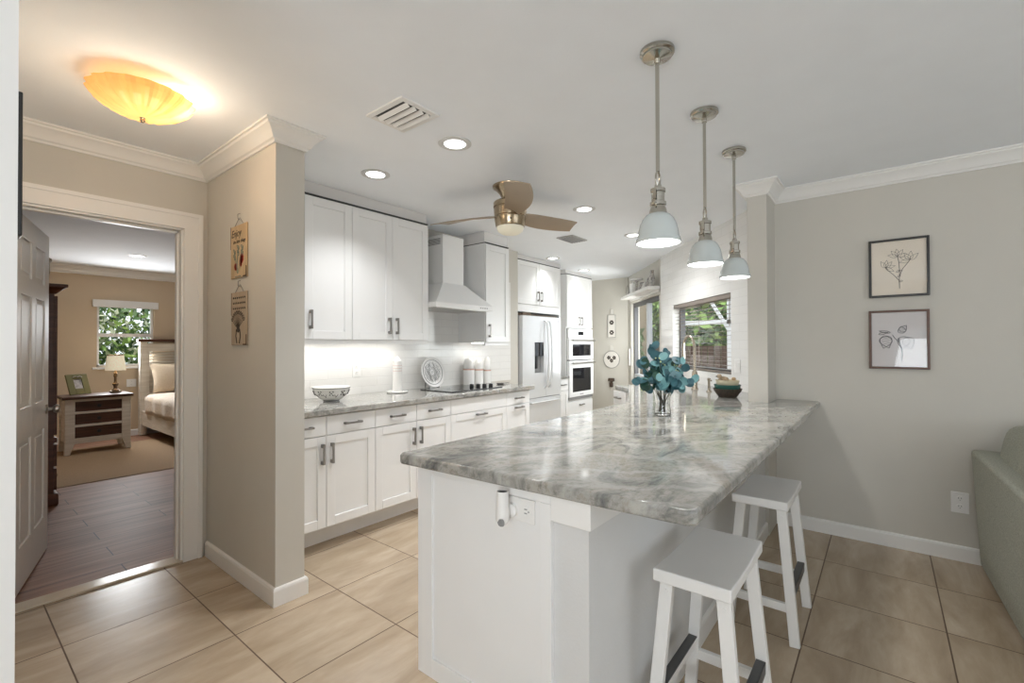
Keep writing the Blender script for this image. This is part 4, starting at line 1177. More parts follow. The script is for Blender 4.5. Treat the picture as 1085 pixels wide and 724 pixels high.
# canisters
COPPER = mat('copper_band', (0.60, 0.36, 0.28), 0.3, 0.7)
def canister(x, y, r, h, kh, label):
    t = thing('canister', label, 'canister', (x, y, 0.9145), 0, 'white lidded canisters behind the cooktop')
    MB().lathe([(0, 0), (r, 0), (r, h), (r*0.94, h), (0, h)], seg=32).build('jar', CERAM, t, smooth=True)
    MB().lathe([(r*0.9, h), (r*1.01, h), (r*1.01, h+0.012), (0, h+0.012)], seg=32).build('wood_band', COPPER, t, smooth=True)
    MB().lathe([(r*0.88, h+0.012), (r*0.92, h+kh*0.35), (r*0.84, h+kh*0.70), (r*0.62, h+kh*0.92), (r*0.3, h+kh), (0, h+kh+0.004)], seg=32).build('lid', CERAM, t, smooth=True)
canister(3.455, 3.335, 0.058, 0.150, 0.120, 'largest white canister with copper band, nearest the plate')
canister(3.612, 3.34, 0.050, 0.140, 0.120, 'middle white canister with copper band behind the cooktop')
canister(3.755-0.015, 3.335, 0.042, 0.128, 0.145, 'slimmest white canister with copper band, nearest the fridge')

# spoon rest
sr = tag(MB().lathe([(0, 0.0), (0.03, 0.0), (0.05, 0.012), (0.046, 0.014), (0.028, 0.005), (0, 0.004)], (0, 0, 0), 24).box(0.03, 0.15, -0.009, 0.009, 0.006, 0.014).build('spoon_rest', PULL, None, (3.66, 3.08, 0.9145), (0, 0, 0.1), smooth=True), 'small metal spoon rest at right edge of the cooktop', 'spoon rest')

# tall white candle ornament on a round saucer
cd = thing('ceramic_tower', 'slim white ribbed ceramic tower on a round saucer', 'ornament', (2.50, 3.26, 0.9145))
MB().lathe([(0, 0), (0.085, 0), (0.092, 0.010), (0.088, 0.014), (0.06, 0.010), (0, 0.010)], seg=36).build('saucer', CERAM, cd, smooth=True)
MB().lathe([(0, 0.010), (0.040, 0.010), (0.042, 0.05), (0.038, 0.13), (0.040, 0.16), (0.037, 0.20), (0.039, 0.225), (0.034, 0.25), (0.036, 0.27), (0.024, 0.285), (0.015, 0.30), (0, 0.305)], seg=32).build('tower', CERAM, cd, smooth=True)
ban = MB()
for z in (0.185, 0.207, 0.23):
    ban.lathe([(0.0385, z-0.002), (0.0405, z), (0.0385, z+0.002)], (0, 0, 0), 32)
ban.build('pink_band', mat('dusty_pink_glaze', (0.60, 0.42, 0.38), 0.4), cd, smooth=True)

# patterned bowl
bo = thing('decorated_bowl', 'white bowl with black floral pattern on left end of counter', 'bowl', (1.815, 3.13, 0.9145))
MB().lathe([(0, 0), (0.052, 0), (0.052, 0.010), (0.075, 0.018), (0.110, 0.052), (0.130, 0.100), (0.134, 0.104), (0.128, 0.104), (0.106, 0.056), (0.07, 0.026), (0, 0.020)], seg=48).build('dish', CERAM, bo, smooth=True)
ff = MB()
def on_bowl(a, z, d=0.0012):
    ks = [(0.018, 0.075), (0.052, 0.110), (0.100, 0.130)]
    r = 0.075+(0.110-0.075)*(z-0.018)/0.034 if z < 0.052 else 0.110+0.020*(z-0.052)/0.048
    return ((r+d)*math.cos(a), (r+d)*math.sin(a), z)
for k in range(9):
    a0 = 2*math.pi*k/9
    for dz, da_ in ((0.0, 0.0), (0.012, 0.09), (-0.012, 0.09), (0.010, -0.09), (-0.010, -0.10)):
        ff.tube([on_bowl(a0+da_-0.04, 0.060+dz), on_bowl(a0+da_, 0.066+dz), on_bowl(a0+da_+0.05, 0.060+dz)], [0.001, 0.0055, 0.001], 6)
    ff.tube([on_bowl(a0+0.16+0.05*s, 0.045+0.012*math.sin(s*1.6)) for s in range(6)], 0.0018, 5)
ff.tube([on_bowl(2*math.pi*k/48, 0.098) for k in range(49)], 0.0014, 5, cap=False)
ff.tube([(0.054*math.cos(2*math.pi*k/40), 0.054*math.sin(2*math.pi*k/40), 0.006) for k in range(41)], 0.003, 5, cap=False)
ff.build('floral_pattern', BLACK, bo)

# vase with eucalyptus
vx, vy = 2.60, 0.985
va, nt, b = new_mat('clear_glass')
b.inputs['Base Color'].default_value = (0.97, 0.98, 0.98, 1)
b.inputs['Transmission Weight'].default_value = 1.0; b.inputs['Roughness'].default_value = 0.0; b.inputs['IOR'].default_value = 1.45
vs = MB().lathe([(0, 0), (0.042, 0), (0.046, 0.003), (0.044, 0.03), (0.040, 0.06), (0.043, 0.10), (0.052, 0.15), (0.060, 0.185), (0.0575, 0.186), (0.0495, 0.15), (0.0405, 0.10), (0.0375, 0.06), (0.040, 0.03), (0.040, 0.014), (0, 0.012)], seg=40)
tag(vs.build('glass_vase', va, None, (vx, vy, 0.9145), smooth=True), 'clear flared glass vase holding eucalyptus on the peninsula', 'vase')
EUC = leaf_mat('eucalyptus_leaf', (0.013, 0.060, 0.078), (0.042, 0.135, 0.16), 14, 0.45)
EUC2 = leaf_mat('pale_eucalyptus_leaf', (0.11, 0.26, 0.275), (0.17, 0.34, 0.35), 14, 0.45)
EUG = leaf_mat('dark_green_leaf', (0.012, 0.05, 0.035), (0.03, 0.085, 0.06), 14, 0.45)
BUD = leaf_mat('yellow_green_bud', (0.36, 0.44, 0.18), (0.52, 0.58, 0.30), 20, 0.6)
STEMM = leaf_mat('brown_green_stem', (0.06, 0.05, 0.03), (0.10, 0.10, 0.05), 20)
eu = thing('eucalyptus_bouquet', 'bunch of teal round-leaf eucalyptus stems standing in glass vase', 'bouquet', (vx, vy, 0.9145))
rng = random.Random(11)
vr, vu, vf = Vector((rt.x, rt.y, 0)).normalized(), Vector((0, 0, 1)), Vector((fw.x, fw.y, 0)).normalized()
lm = {'leaves': MB(), 'pale': MB(), 'dark': MB(), 'buds': MB()}
def leaf(mb, c, nrm, tip, r, asp=0.85):
    nrm = nrm.normalized(); tip = (tip-nrm*tip.dot(nrm)).normalized(); sd = nrm.cross(tip)
    ctr = mb.bm.verts.new(c-nrm*r*0.10)
    n = 14; ring = []
    for k in range(n):
        a = 2*math.pi*k/n
        ring.append(mb.bm.verts.new(c+tip*r*math.cos(a)*(1.08 if math.cos(a) > 0 else 1.0)+sd*r*asp*math.sin(a)+nrm*r*0.10*abs(math.sin(a))))
    for k in range(n): mb.face([ctr, ring[k], ring[(k+1) % n]])
stems = [(-0.11, 0.15, 0.02), (-0.15, 0.19, -0.03), (-0.10, 0.29, 0.04), (-0.03, 0.32, -0.05), (-0.05, 0.38, 0.0), (0.03, 0.34, 0.05), (0.08, 0.30, -0.04), (0.13, 0.26, 0.03), (0.15, 0.19, -0.05), (0.10, 0.22, 0.09), (-0.06, 0.21, -0.10), (0.03, 0.20, -0.10)]
for i, (sx, sz, sf) in enumerate(stems):
    a = Vector((rng.uniform(-0.018, 0.018), rng.uniform(-0.018, 0.018), 0.018))
    e = vr*sx+vf*sf+Vector((0, 0, sz))
    m1 = Vector((e.x*0.18, e.y*0.18, 0.19)); 
    pts = []
    for k in range(11):
        s = k/10
        pts.append(a*(1-s)**2+m1*2*s*(1-s)+e*s*s)
    MB().tube(pts, [0.0032-0.0018*k/10 for k in range(11)], 6).build('stem', STEMM, eu, smooth=True)
    for k in range(4, 11):
        if pts[k].z < 0.165: continue
        for sgn in (-1, 1):
            d = (vr*rng.uniform(-1, 1)+vu*rng.uniform(-0.5, 0.9)+vf*rng.uniform(-1, 0.6)).normalized()
            r = rng.uniform(0.026, 0.039)*(0.7 if k == 10 else 1)
            nrm = (-vf*rng.uniform(0.4, 1.0)+vr*rng.uniform(-0.7, 0.7)+vu*rng.uniform(-0.2, 0.8))
            kind = rng.choices(['leaves', 'pale', 'dark'], [6, 2.2, 1.2])[0]
            leaf(lm[kind], pts[k]+d*r*0.9, nrm, d, r)
    for q in range(3):
        p = pts[rng.randint(6, 10)]
        for z in range(3):
            c = p+Vector((rng.uniform(-0.02, 0.02), rng.uniform(-0.02, 0.02), rng.uniform(-0.015, 0.02)))
            if i % 3 == 0: lm['buds'].lathe([(0, -0.007), (0.005, 0), (0.0, 0.007)], tuple(c), 8)
lm['leaves'].build('foliage', EUC, eu, smooth=True)['label'] = 'teal round leaves'
lm['pale'].build('foliage', EUC2, eu, smooth=True)['label'] = 'pale blue-green round leaves'
lm['dark'].build('foliage', EUG, eu, smooth=True)['label'] = 'dark green round leaves'
lm['buds'].build('buds', BUD, eu, smooth=True)

# faucet and soap dispenser
BRN = mat('brushed_warm_nickel', (0.50, 0.44, 0.36), 0.25, 1.0)
fa = thing('kitchen_faucet', 'brushed nickel gooseneck faucet below the kitchen window', 'faucet', (4.29, 1.33, 0.9145), A1)
MB().lathe([(0, 0), (0.030, 0), (0.030, 0.010), (0.024, 0.014), (0.024, 0.15), (0.019, 0.165), (0.0, 0.165)], seg=24).build('base', BRN, fa, smooth=True)
pts = [(0, 0, 0.16), (0, 0, 0.38)]
for k in range(1, 13):
    a = math.pi*k/12
    pts.append((0.10-0.10*math.cos(a), 0.02*k/12, 0.38+0.10*math.sin(a)))
pts.append((0.20, 0.02, 0.34))
MB().tube(pts, 0.0125, 12).build('spout', BRN, fa, smooth=True)
MB().lathe([(0, 0.25), (0.014, 0.25), (0.017, 0.26), (0.016, 0.34), (0, 0.345)], (0.20, 0.02, 0), 16).build('spray_head', BRN, fa, smooth=True)
MB().cyl((-0.06, 0, 0.09), 0.018, 0.045, 16, 'x').tube([(-0.05, 0, 0.09), (-0.075, 0, 0.105), (-0.08, 0.02, 0.16)], 0.006, 8).build('lever', BRN, fa, smooth=True)
sd_ = thing('soap_dispenser', 'small nickel soap pump right of the gooseneck faucet', 'soap dispenser', (4.14, 1.165, 0.9145), A1)
MB().lathe([(0, 0), (0.022, 0), (0.022, 0.008), (0.012, 0.014), (0.010, 0.09), (0.013, 0.095), (0.013, 0.115), (0, 0.118)], seg=20).build('pump', BRN, sd_, smooth=True)
MB().tube([(0, 0, 0.108), (-0.04, 0.01, 0.110), (-0.085, 0.02, 0.098)], 0.006, 8).build('nozzle', BRN, sd_, smooth=True)

# stacked bowls beside the column
def bowl_obj(name, label, cat, prof, m, z, x=3.80, y=0.935, group=None):
    return tag(MB().lathe(prof, seg=40).build(name, m, None, (x, y, z), smooth=True), label, cat, group)
G_ = 'nested bowls beside the column'
bowl_obj('stacking_bowl', 'dark brown woven bowl at bottom of stack by column', 'bowl', [(0, 0), (0.062, 0), (0.068, 0.008), (0.095, 0.045), (0.103, 0.066), (0.099, 0.066), (0.088, 0.043), (0.06, 0.014), (0, 0.012)], mat('dark_woven', (0.055, 0.040, 0.028), 0.6, var=0.5, scale=60, bump=0.6, bscale=90), 0.9145, group=G_)
bowl_obj('stacking_bowl', 'teal green bowl in middle of stack by column', 'bowl', [(0, 0), (0.066, 0), (0.086, 0.022), (0.096, 0.058), (0.092, 0.058), (0.08, 0.022), (0, 0.008)], mat('teal_glaze', (0.03, 0.125, 0.105), 0.25), 0.952, group=G_)
bowl_obj('stacking_bowl', 'cream bowl on top of stack by column', 'bowl', [(0, 0), (0.06, 0), (0.078, 0.024), (0.086, 0.056), (0.082, 0.056), (0.072, 0.024), (0, 0.008)], mat('cream_glaze', (0.66, 0.60, 0.44), 0.3), 0.988, group=G_)
bd = thing('bird_figurine', 'small speckled brown bird figurine on cream bowl', 'figurine', (3.80, 0.965, 1.038))
bmx = MB().lathe([(0, -0.045), (0.018, -0.036), (0.030, -0.012), (0.030, 0.012), (0.018, 0.034), (0, 0.044)], (0, 0, 0), 20, 'x')
bmx.build('body', mat('speckled_brown', (0.36, 0.27, 0.18), 0.5, var=0.5, scale=70), bd, (0, 0, 0.002), (0, 0.25, 2.4), smooth=True)
MB().lathe([(0, -0.019), (0.012, -0.015), (0.019, 0), (0.012, 0.015), (0, 0.019)], (0, 0, 0), 16).build('head', mat('speckled_tan', (0.44, 0.35, 0.25), 0.5, var=0.4, scale=70), bd, (-0.024, 0.022, 0.034), smooth=True)
MB().cyl((0, 0, 0), 0.005, 0.016, 8, 'x', 0.0005).build('beak', BLACK, bd, (-0.036, 0.034, 0.033), (0, 0, 2.4))
tag(MB().lathe([(0, -0.014), (0.012, -0.009), (0.016, 0), (0.012, 0.010), (0, 0.014)], seg=16).build('shell_ornament', mat('tan_shell', (0.50, 0.36, 0.22), 0.5, var=0.2), None, (3.862, 0.905, 1.050), smooth=True), 'small tan round ornament beside the bird on cream bowl', 'ornament')

# ================================================================== SHELF AND FAR WALL
sh_ = thing('wall_shelf', 'white floating shelf above the sliding window', 'shelf', (S0[0], S0[1], 2.045), A2)
MB().box(-0.03, 1.43, 0.001, 0.17, 0, 0.042).build('board', TRIM, sh_, bevel=0.003)
MB().box(-0.02, 1.42, 0.001, 0.02, -0.03, 0).build('cleat', TRIM, sh_, bevel=0.003)
SHZ = 2.0875
PATT = mat('grey_transfer_pattern', (0.40, 0.38, 0.36), 0.35, var=0.55, scale=45)
def on_shelf(name, label, cat, s, off=0.085):
    x, y = local2(s, off)
    return thing(name, label, cat, (x, y, SHZ), A2)
wr = on_shelf('wire_ring_stand', 'thin wire ring stand at far left end of shelf', 'ornament', 1.33)
MB().tube([(0.085*math.cos(2*math.pi*k/32), 0, 0.092+0.085*math.sin(2*math.pi*k/32)) for k in range(33)], 0.0035, 6, cap=False).build('ring', PULL, wr, smooth=True)
MB().tube([(-0.06, -0.03, 0.004), (0, 0, 0.008), (0.06, -0.03, 0.004)], 0.004, 6).tube([(0, 0, 0.008), (0, 0.04, 0.004)], 0.004, 6).build('feet', PULL, wr, smooth=True)
def jug(name, label, s, h, r, m, spout=True, lid=False):
    t = on_shelf(name, label, name.replace('_', ' '), s)
    MB().lathe([(0, 0), (r*0.7, 0), (r, h*0.25), (r*0.95, h*0.5), (r*0.55, h*0.78), (r*0.65, h), (r*0.6, h), (r*0.5, h*0.78), (0, h*0.6)], seg=28).build('body', m, t, smooth=True)
    MB().tube([(-r*0.6, 0, h*0.92), (-r*1.35, 0, h*0.85), (-r*1.45, 0, h*0.5), (-r*0.93, 0, h*0.28)], r*0.10, 8).build('handle', m, t, smooth=True)
    if spout: MB().tube([(r*0.8, 0, h*0.4), (r*1.3, 0, h*0.62), (r*1.5, 0, h*0.88)], [r*0.22, r*0.14, r*0.10], 10).build('spout', m, t, smooth=True)
    if lid: MB().lathe([(r*0.66, h), (r*0.4, h*1.10), (r*0.12, h*1.13), (r*0.14, h*1.22), (0, h*1.26)], seg=20).build('lid', m, t, smooth=True)
    return t
jug('creamer', 'small patterned creamer beside the wire ring on shelf', 1.17, 0.10, 0.045, PATT)
tk = on_shelf('canister', 'tall white canister beside the creamer on shelf', 'canister', 0.98)
MB().lathe([(0, 0), (0.05, 0), (0.052, 0.15), (0, 0.15)], seg=28).build('jar', CERAM, tk, smooth=True)
MB().lathe([(0.054, 0.15), (0.054, 0.162), (0.02, 0.175), (0.012, 0.19), (0, 0.192)], seg=28).build('lid', CERAM, tk, smooth=True)
ck = on_shelf('cake_stand', 'white pedestal cake stand standing tall on shelf', 'cake stand', 0.74, 0.10)
MB().lathe([(0, 0), (0.06, 0), (0.055, 0.012), (0.02, 0.03), (0.016, 0.15), (0.03, 0.175), (0, 0.178)], seg=28).build('pedestal', PATT, ck, smooth=True)
MB().lathe([(0, 0.176), (0.085, 0.180), (0.096, 0.198), (0.090, 0.202), (0.08, 0.190), (0, 0.188)], seg=36).build('dish', CERAM, ck, smooth=True)
jug('mug', 'floral patterned mug beside the cake stand on shelf', 0.54, 0.12, 0.05, PATT, False)
jug('sugar_bowl', 'lidded sugar bowl between mug and teapot on shelf', 0.38, 0.085, 0.045, CERAM, False, True)
jug('teapot', 'white lidded teapot near right end of shelf', 0.20, 0.12, 0.052, PATT, True, True)
jug('pitcher', 'tall grey-patterned pitcher at right end of shelf', 0.045, 0.215, 0.042, PATT)

def on_far(name, label, cat, y, z):
    return thing(name, label, cat, (7.199, y, z))
BOARD = mat('white_board_paint', (0.74, 0.71, 0.66), 0.5)
c1 = on_far('cutting_board', 'rectangular white cutting board with handle on far wall', 'cutting board', 3.59, 1.67)
MB().box(-0.014, -0.001, -0.072, 0.072, -0.225, 0.16).box(-0.014, -0.001, -0.022, 0.022, 0.16, 0.25).build('board', BOARD, c1, bevel=0.006)
eb = MB().tube([(-0.0145, -0.07, -0.222), (-0.0145, 0.07, -0.222), (-0.0145, 0.07, 0.158), (-0.0145, -0.07, 0.158), (-0.0145, -0.07, -0.222)], 0.004, 6)
eb.build('edge_band', GREYP, c1)
fbm = MB()
for cz in (-0.14, 0.03):
    for k in range(6):
        a = k*math.pi/3
        fbm.cyl((-0.0155, 0.026*math.cos(a), cz+0.026*math.sin(a)), 0.016, 0.001, 8, 'x')
fbm.build('painted_flowers', INK, c1)
c2 = on_far('cutting_board', 'round white cutting board with short handle on far wall', 'cutting board', 3.595, 1.105)
MB().cyl((-0.013, 0, -0.03), 0.148, 0.012, 36, 'x').box(-0.013, -0.001, -0.026, 0.026, 0.10, 0.21).build('board', BOARD, c2, bevel=0.003)
MB().tube([(-0.0135, 0.145*math.cos(2*math.pi*k/32), -0.03+0.145*math.sin(2*math.pi*k/32)) for k in range(33)], 0.004, 6, cap=False).build('edge_band', GREYP, c2)
fbm = MB()
for cy, cz in ((-0.05, 0.0), (0.05, 0.0), (0.0, -0.05)):
    for k in range(5):
        a = k*2*math.pi/5
        fbm.cyl((-0.0145, cy+0.02*math.cos(a), cz+0.02*math.sin(a)), 0.015, 0.001, 8, 'x')
fbm.build('painted_flowers', INK, c2)
c3 = on_far('wall_ornament', 'small dark carved ornament low on far wall', 'ornament', 3.60, 0.68)
MB().box(-0.03, -0.001, -0.03, 0.03, -0.07, 0.0).hexa([(-0.035, -0.055, 0.03), (-0.001, -0.055, 0.03), (-0.001, 0.055, 0.03), (-0.035, 0.055, 0.03), (-0.03, -0.05, 0.08), (-0.001, -0.05, 0.08), (-0.001, 0.05, 0.08), (-0.03, 0.05, 0.08)]).box(-0.03, -0.001, -0.022, 0.022, 0.0, 0.03).build('carving', mat('dark_carved_wood', (0.07, 0.045, 0.03), 0.6), c3, bevel=0.004)
MB().tube([(-0.01, 0, -0.07), (-0.012, 0, -0.12)], 0.006, 8).build('pendant_bead', BOARD, c3)

# ================================================================== SOFA
sf = thing('sofa', 'sage grey tweed sofa with its back toward the peninsula', 'sofa', (3.80, -0.42, 0), math.radians(2.0))
SLN = 1.95
def cushion(name, x0, x1, y0, y1, z0, z1, m, parent, puff=0.03, rot=(0, 0, 0)):
    mb = MB()
    cx, cy, cz = (x0+x1)/2, (y0+y1)/2, (z0+z1)/2
    n = 8
    hx, hy, hz = (x1-x0)/2, (y1-y0)/2, (z1-z0)/2
    bm2 = bmesh.new(); bmesh.ops.create_cube(bm2, size=2.0)
    bmesh.ops.subdivide_edges(bm2, edges=bm2.edges[:], cuts=n, use_grid_fill=True)
    for v in bm2.verts:
        x, y, z = v.co
        e = 5.0
        L = (abs(x)**e+abs(y)**e+abs(z)**e)**(1/e)
        x, y, z = x/L, y/L, z/L
        f = 1+puff*(1-x*x)*(1-z*z)
        v.co = (x*hx, y*hy*f, z*hz)
    mb.bm.free(); mb.bm = bm2
    return mb.build(name, m, parent, (cx, cy, cz), rot, smooth=True, angle=80)
bk = MB().hexa([(-SLN, -0.13, 0.03), (0, -0.13, 0.03), (0, -0.005, 0.03), (-SLN, -0.005, 0.03), (-SLN, -0.125, 0.70), (0, -0.125, 0.70), (0, 0.030, 0.70), (-SLN, 0.030, 0.70)])
bk.build('back_frame', SOFA, sf, bevel=0.022, seg=4)
MB().box(-SLN+0.02, -0.02, -0.88, -0.12, 0.06, 0.27).build('seat_base', SOFA, sf, bevel=0.015)
for x0, x1 in ((-SLN, -SLN+0.17), (-0.17, 0)):
    MB().box(x0, x1, -0.90, -0.125, 0.04, 0.58).build('arm', SOFA, sf, bevel=0.03, seg=4)
for x0, x1 in ((-SLN+0.18, -SLN/2-0.003), (-SLN/2+0.003, -0.18)):
    cushion('seat_cushion', x0, x1, -0.90, -0.20, 0.27, 0.45, SOFA, sf)
for x0, x1 in ((-SLN+0.04, -SLN/2-0.004), (-SLN/2+0.004, -0.015)):
    cushion('back_cushion', x0, x1, -0.30, -0.065, 0.45, 0.875, SOFA, sf, 0.16, (math.radians(8), 0, 0))
for x in (-SLN+0.08, -0.08):
    for y in (-0.82, -0.08):
        MB().cyl((x, y, 0), 0.02, 0.065, 12).build('foot', DKWOOD, sf)

# ================================================================== BEDROOM
tag(MB().box(0.74, 2.75, 6.0, 8.1, 0.0, 0.006).build('area_rug', RUG, bevel=0.004), 'tan jute rug on the bedroom plank floor', 'rug')

ns = thing('nightstand', 'whitewashed nightstand with dark top and three dark drawers', 'nightstand', (0.985, 7.64, 0.0065))
NW, ND = 0.665, 0.46
for sx in (0, 1):
    for sy in (0, 1):
        x0 = 0.02 if sx == 0 else NW-0.02
        d = 1 if sx == 0 else -1
        y0, y1 = (0.02, 0.075) if sy == 0 else (ND-0.055, ND)
        MB().hexa([(x0-0.004*d, y0, 0), (x0+0.046*d, y0, 0), (x0+0.046*d, y1, 0), (x0-0.004*d, y1, 0), (x0, y0, 0.14), (x0+0.09*d, y0, 0.14), (x0+0.09*d, y1, 0.14), (x0, y1, 0.14)]).hexa([(x0, y0, 0.14), (x0+0.09*d, y0, 0.14), (x0+0.09*d, y1, 0.14), (x0, y1, 0.14), (x0, y0, 0.67), (x0+0.09*d, y0, 0.67), (x0+0.09*d, y1, 0.67), (x0, y1, 0.67)]).build('leg', CREAMW, ns, bevel=0.003)
MB().box(0.035, 0.055, 0.05, ND-0.02, 0.14, 0.67).box(NW-0.055, NW-0.035, 0.05, ND-0.02, 0.14, 0.67).box(0.05, NW-0.05, ND-0.03, ND-0.01, 0.14, 0.67).box(0.055, NW-0.055, 0.05, ND-0.03, 0.14, 0.16)\
    .box(0.10, NW-0.10, 0.028, 0.06, 0.13, 0.195).box(0.10, NW-0.10, 0.028, 0.06, 0.33, 0.358).box(0.10, NW-0.10, 0.028, 0.06, 0.488, 0.516).box(0.10, NW-0.10, 0.028, 0.06, 0.64, 0.67).build('body', CREAMW, ns, bevel=0.002)
MB().box(-0.005, NW+0.005, 0.0, ND+0.005, 0.67, 0.705).build('top', DKWOOD, ns, bevel=0.006, seg=3)
for z0, z1 in ((0.197, 0.328), (0.36, 0.486), (0.518, 0.638)):
    d = MB().box(0.108, NW-0.108, 0.034, 0.054, z0, z1).build('drawer', DKWOOD, ns, bevel=0.002)
    MB().lathe([(0, 0), (0.008, 0), (0.008, -0.010), (0.020, -0.016), (0.020, -0.022), (0, -0.026)], (NW/2, 0.034, (z0+z1)/2), 16, 'y').build('knob', BLACK, d, smooth=True)

lp = thing('table_lamp', 'turned bronze table lamp with cream drum shade on nightstand', 'lamp', (1.515, 7.88, 0.7175))
MB().box(-0.052, 0.052, -0.052, 0.052, 0, 0.022).lathe([(0, 0.022), (0.038, 0.022), (0.040, 0.035), (0.022, 0.050), (0.018, 0.075), (0.030, 0.10), (0.034, 0.115), (0.016, 0.135), (0.014, 0.20), (0.022, 0.215), (0.016, 0.235), (0.022, 0.25), (0.010, 0.265), (0.008, 0.32), (0, 0.32)], (0, 0, 0), 24).build('base', mat('antique_bronze', (0.20, 0.135, 0.08), 0.45, 0.4, var=0.2), lp, smooth=True)
sm_, nt, b = new_mat('lit_linen_shade')
tc = N(nt, 'ShaderNodeTexCoord'); nzn = N(nt, 'ShaderNodeTexNoise'); nzn.inputs['Scale'].default_value = 60
nt.links.new(tc.outputs['Object'], nzn.inputs['Vector'])
rr = ramp(nt, [(0.3, (0.72, 0.64, 0.46)), (0.7, (0.82, 0.74, 0.56))], nzn.outputs['Fac'])
nt.links.new(rr.outputs['Color'], b.inputs['Base Color']); nt.links.new(rr.outputs['Color'], b.inputs['Emission Color'])
b.inputs['Emission Strength'].default_value = 0.35; b.inputs['Roughness'].default_value = 0.9
MB().lathe([(0.108, 0.29), (0.085, 0.49), (0.082, 0.49), (0.105, 0.29)], seg=36).build('lamp_shade', sm_, lp, smooth=True)
MB().lathe([(0.086, 0.478), (0.0865, 0.494), (0.081, 0.494), (0.081, 0.478)], seg=36).build('shade_trim', mat('brown_trim', (0.22, 0.16, 0.10), 0.8), lp)
MB().lathe([(0, 0.31), (0.012, 0.32), (0.026, 0.36), (0.022, 0.385), (0, 0.395)], seg=16).build('bulb', emit_mat('lamp_bulb', (1.0, 0.85, 0.62), 12), lp, smooth=True)
light('POINT', (1.515, 7.88, 1.23), 3.5, (1.0, 0.86, 0.66), 0.03, name='table_lamp_glow')

ph = thing('photo_frame', 'olive green photo frame leaning on nightstand', 'picture', (1.17, 7.86, 0.7185), math.radians(24))
RX = (math.radians(-20), 0, 0)
MB().box(-0.115, -0.045, -0.02, 0, 0, 0.262).box(0.045, 0.115, -0.02, 0, 0, 0.262).box(-0.045, 0.045, -0.02, 0, 0, 0.075).box(-0.045, 0.045, -0.02, 0, 0.20, 0.262).build('frame', OLIVE, ph, rot=RX, bevel=0.003)
MB().box(-0.048, 0.048, -0.010, -0.004, 0.07, 0.205).build('photo', mat('grey_photo', (0.42, 0.40, 0.40), 0.3, var=0.5, scale=25), ph, rot=RX)
MB().tube([(-0.05, -0.024, 0.222), (-0.02, -0.026, 0.232), (0, -0.027, 0.222), (0.02, -0.026, 0.232), (0.05, -0.024, 0.222)], 0.007, 8).build('ribbon', mat('grey_ribbon', (0.40, 0.36, 0.30), 0.7), ph, rot=RX)
MB().box(-0.03, 0.03, 0.0, 0.008, 0.0, 0.20).build('easel_leg', BLACK, ph, (0, 0.135, 0.003), (math.radians(24), 0, 0))

bed = thing('bed', 'whitewashed bed with louvred headboard and cream quilt', 'bed', (1.93, 8.62, 0.0065))
hb_ = MB().box(0, 0.085, -0.05, 0.05, 0, 1.38).box(1.55, 1.635, -0.05, 0.05, 0, 1.38).box(0.085, 1.55, -0.035, 0.035, 1.24, 1.36).box(0.085, 1.55, -0.035, 0.035, 0.35, 0.62).box(0.085, 0.115, -0.03, 0.03, 0.62, 1.24).box(0.75, 0.87, -0.03, 0.03, 0.62, 1.24)
for k in range(14):
    z = 0.635+k*0.043
    hb_.hexa([(0.115, -0.026, z), (1.55, -0.026, z), (1.55, -0.014, z), (0.115, -0.014, z), (0.115, 0.008, z+0.036), (1.55, 0.008, z+0.036), (1.55, 0.020, z+0.036), (0.115, 0.020, z+0.036)])
hb_.build('headboard', CREAMW, bed, bevel=0.003)
MB().box(-0.03, 1.665, -0.075, 0.065, 1.38, 1.425).build('headboard_cap', DKWOOD, bed, bevel=0.006)
MB().box(0.02, 0.06, -2.05, -0.05, 0.15, 0.36).build('side_rail', CREAMW, bed, bevel=0.004)
MB().box(1.575, 1.615, -2.05, -0.05, 0.15, 0.36).build('side_rail', CREAMW, bed, bevel=0.004)
MB().box(0.0, 1.635, -2.12, -2.04, 0.0, 0.55).build('footboard', CREAMW, bed, bevel=0.006)
MB().box(0.06, 1.575, -2.03, -0.06, 0.28, 0.50).build('mattress', LINEN, bed, bevel=0.03, seg=3)
q = MB()
NX, NY = 36, 44
def quilt(u, v):
    y = -0.30-v*1.74
    w_ = 1.60+0.50
    s = u*w_-0.25
    wob = 0.012*math.sin(v*17+math.sin(u*9)*2)*math.cos(u*13)
    if s < 0.0:
        return (0.03-0.030-0.010*math.sin(v*26), y, 0.60+s*1.0+0.0)
    if s > 1.60:
        return (1.64+0.010*math.sin(v*26), y, 0.60-(s-1.60))
    e = min(s, 1.60-s)
    z = 0.60+0.035*(1-math.exp(-e*14))+wob*0.5
    return (s+0.01, y, z)
q.grid_surface(NX, NY, quilt)
qo = q.build('quilt', QUILT, bed, smooth=True, angle=80)
sdm = qo.modifiers.new('solid', 'SOLIDIFY'); sdm.thickness = 0.02
def pillow(cx):
    mb = MB()
    n = 18
    def pt(u, v, sg):
        x, y = 2*u-1, 2*v-1
        ed = max(0.0, (1-abs(x)**2.2)*(1-abs(y)**2.2))**0.5
        px = x*0.36*(1-0.07*(1-y*y)); pz = y*0.235*(1-0.07*(1-x*x))
        return (px, sg*(0.095*ed+0.004), pz+0.006*math.sin(7*x+3*y)*ed)
    mb.grid_surface(n, n, lambda u, v: pt(u, v, -1)); mb.grid_surface(n, n, lambda u, v: pt(u, v, 1))
    bmesh.ops.remove_doubles(mb.bm, verts=mb.bm.verts, dist=0.0085)
    return mb.build('pillow', LINEN, bed, (cx, -0.24, 0.845), (math.radians(-24), 0, 0), smooth=True, angle=80)
pillow(0.445)
pillow(1.19)

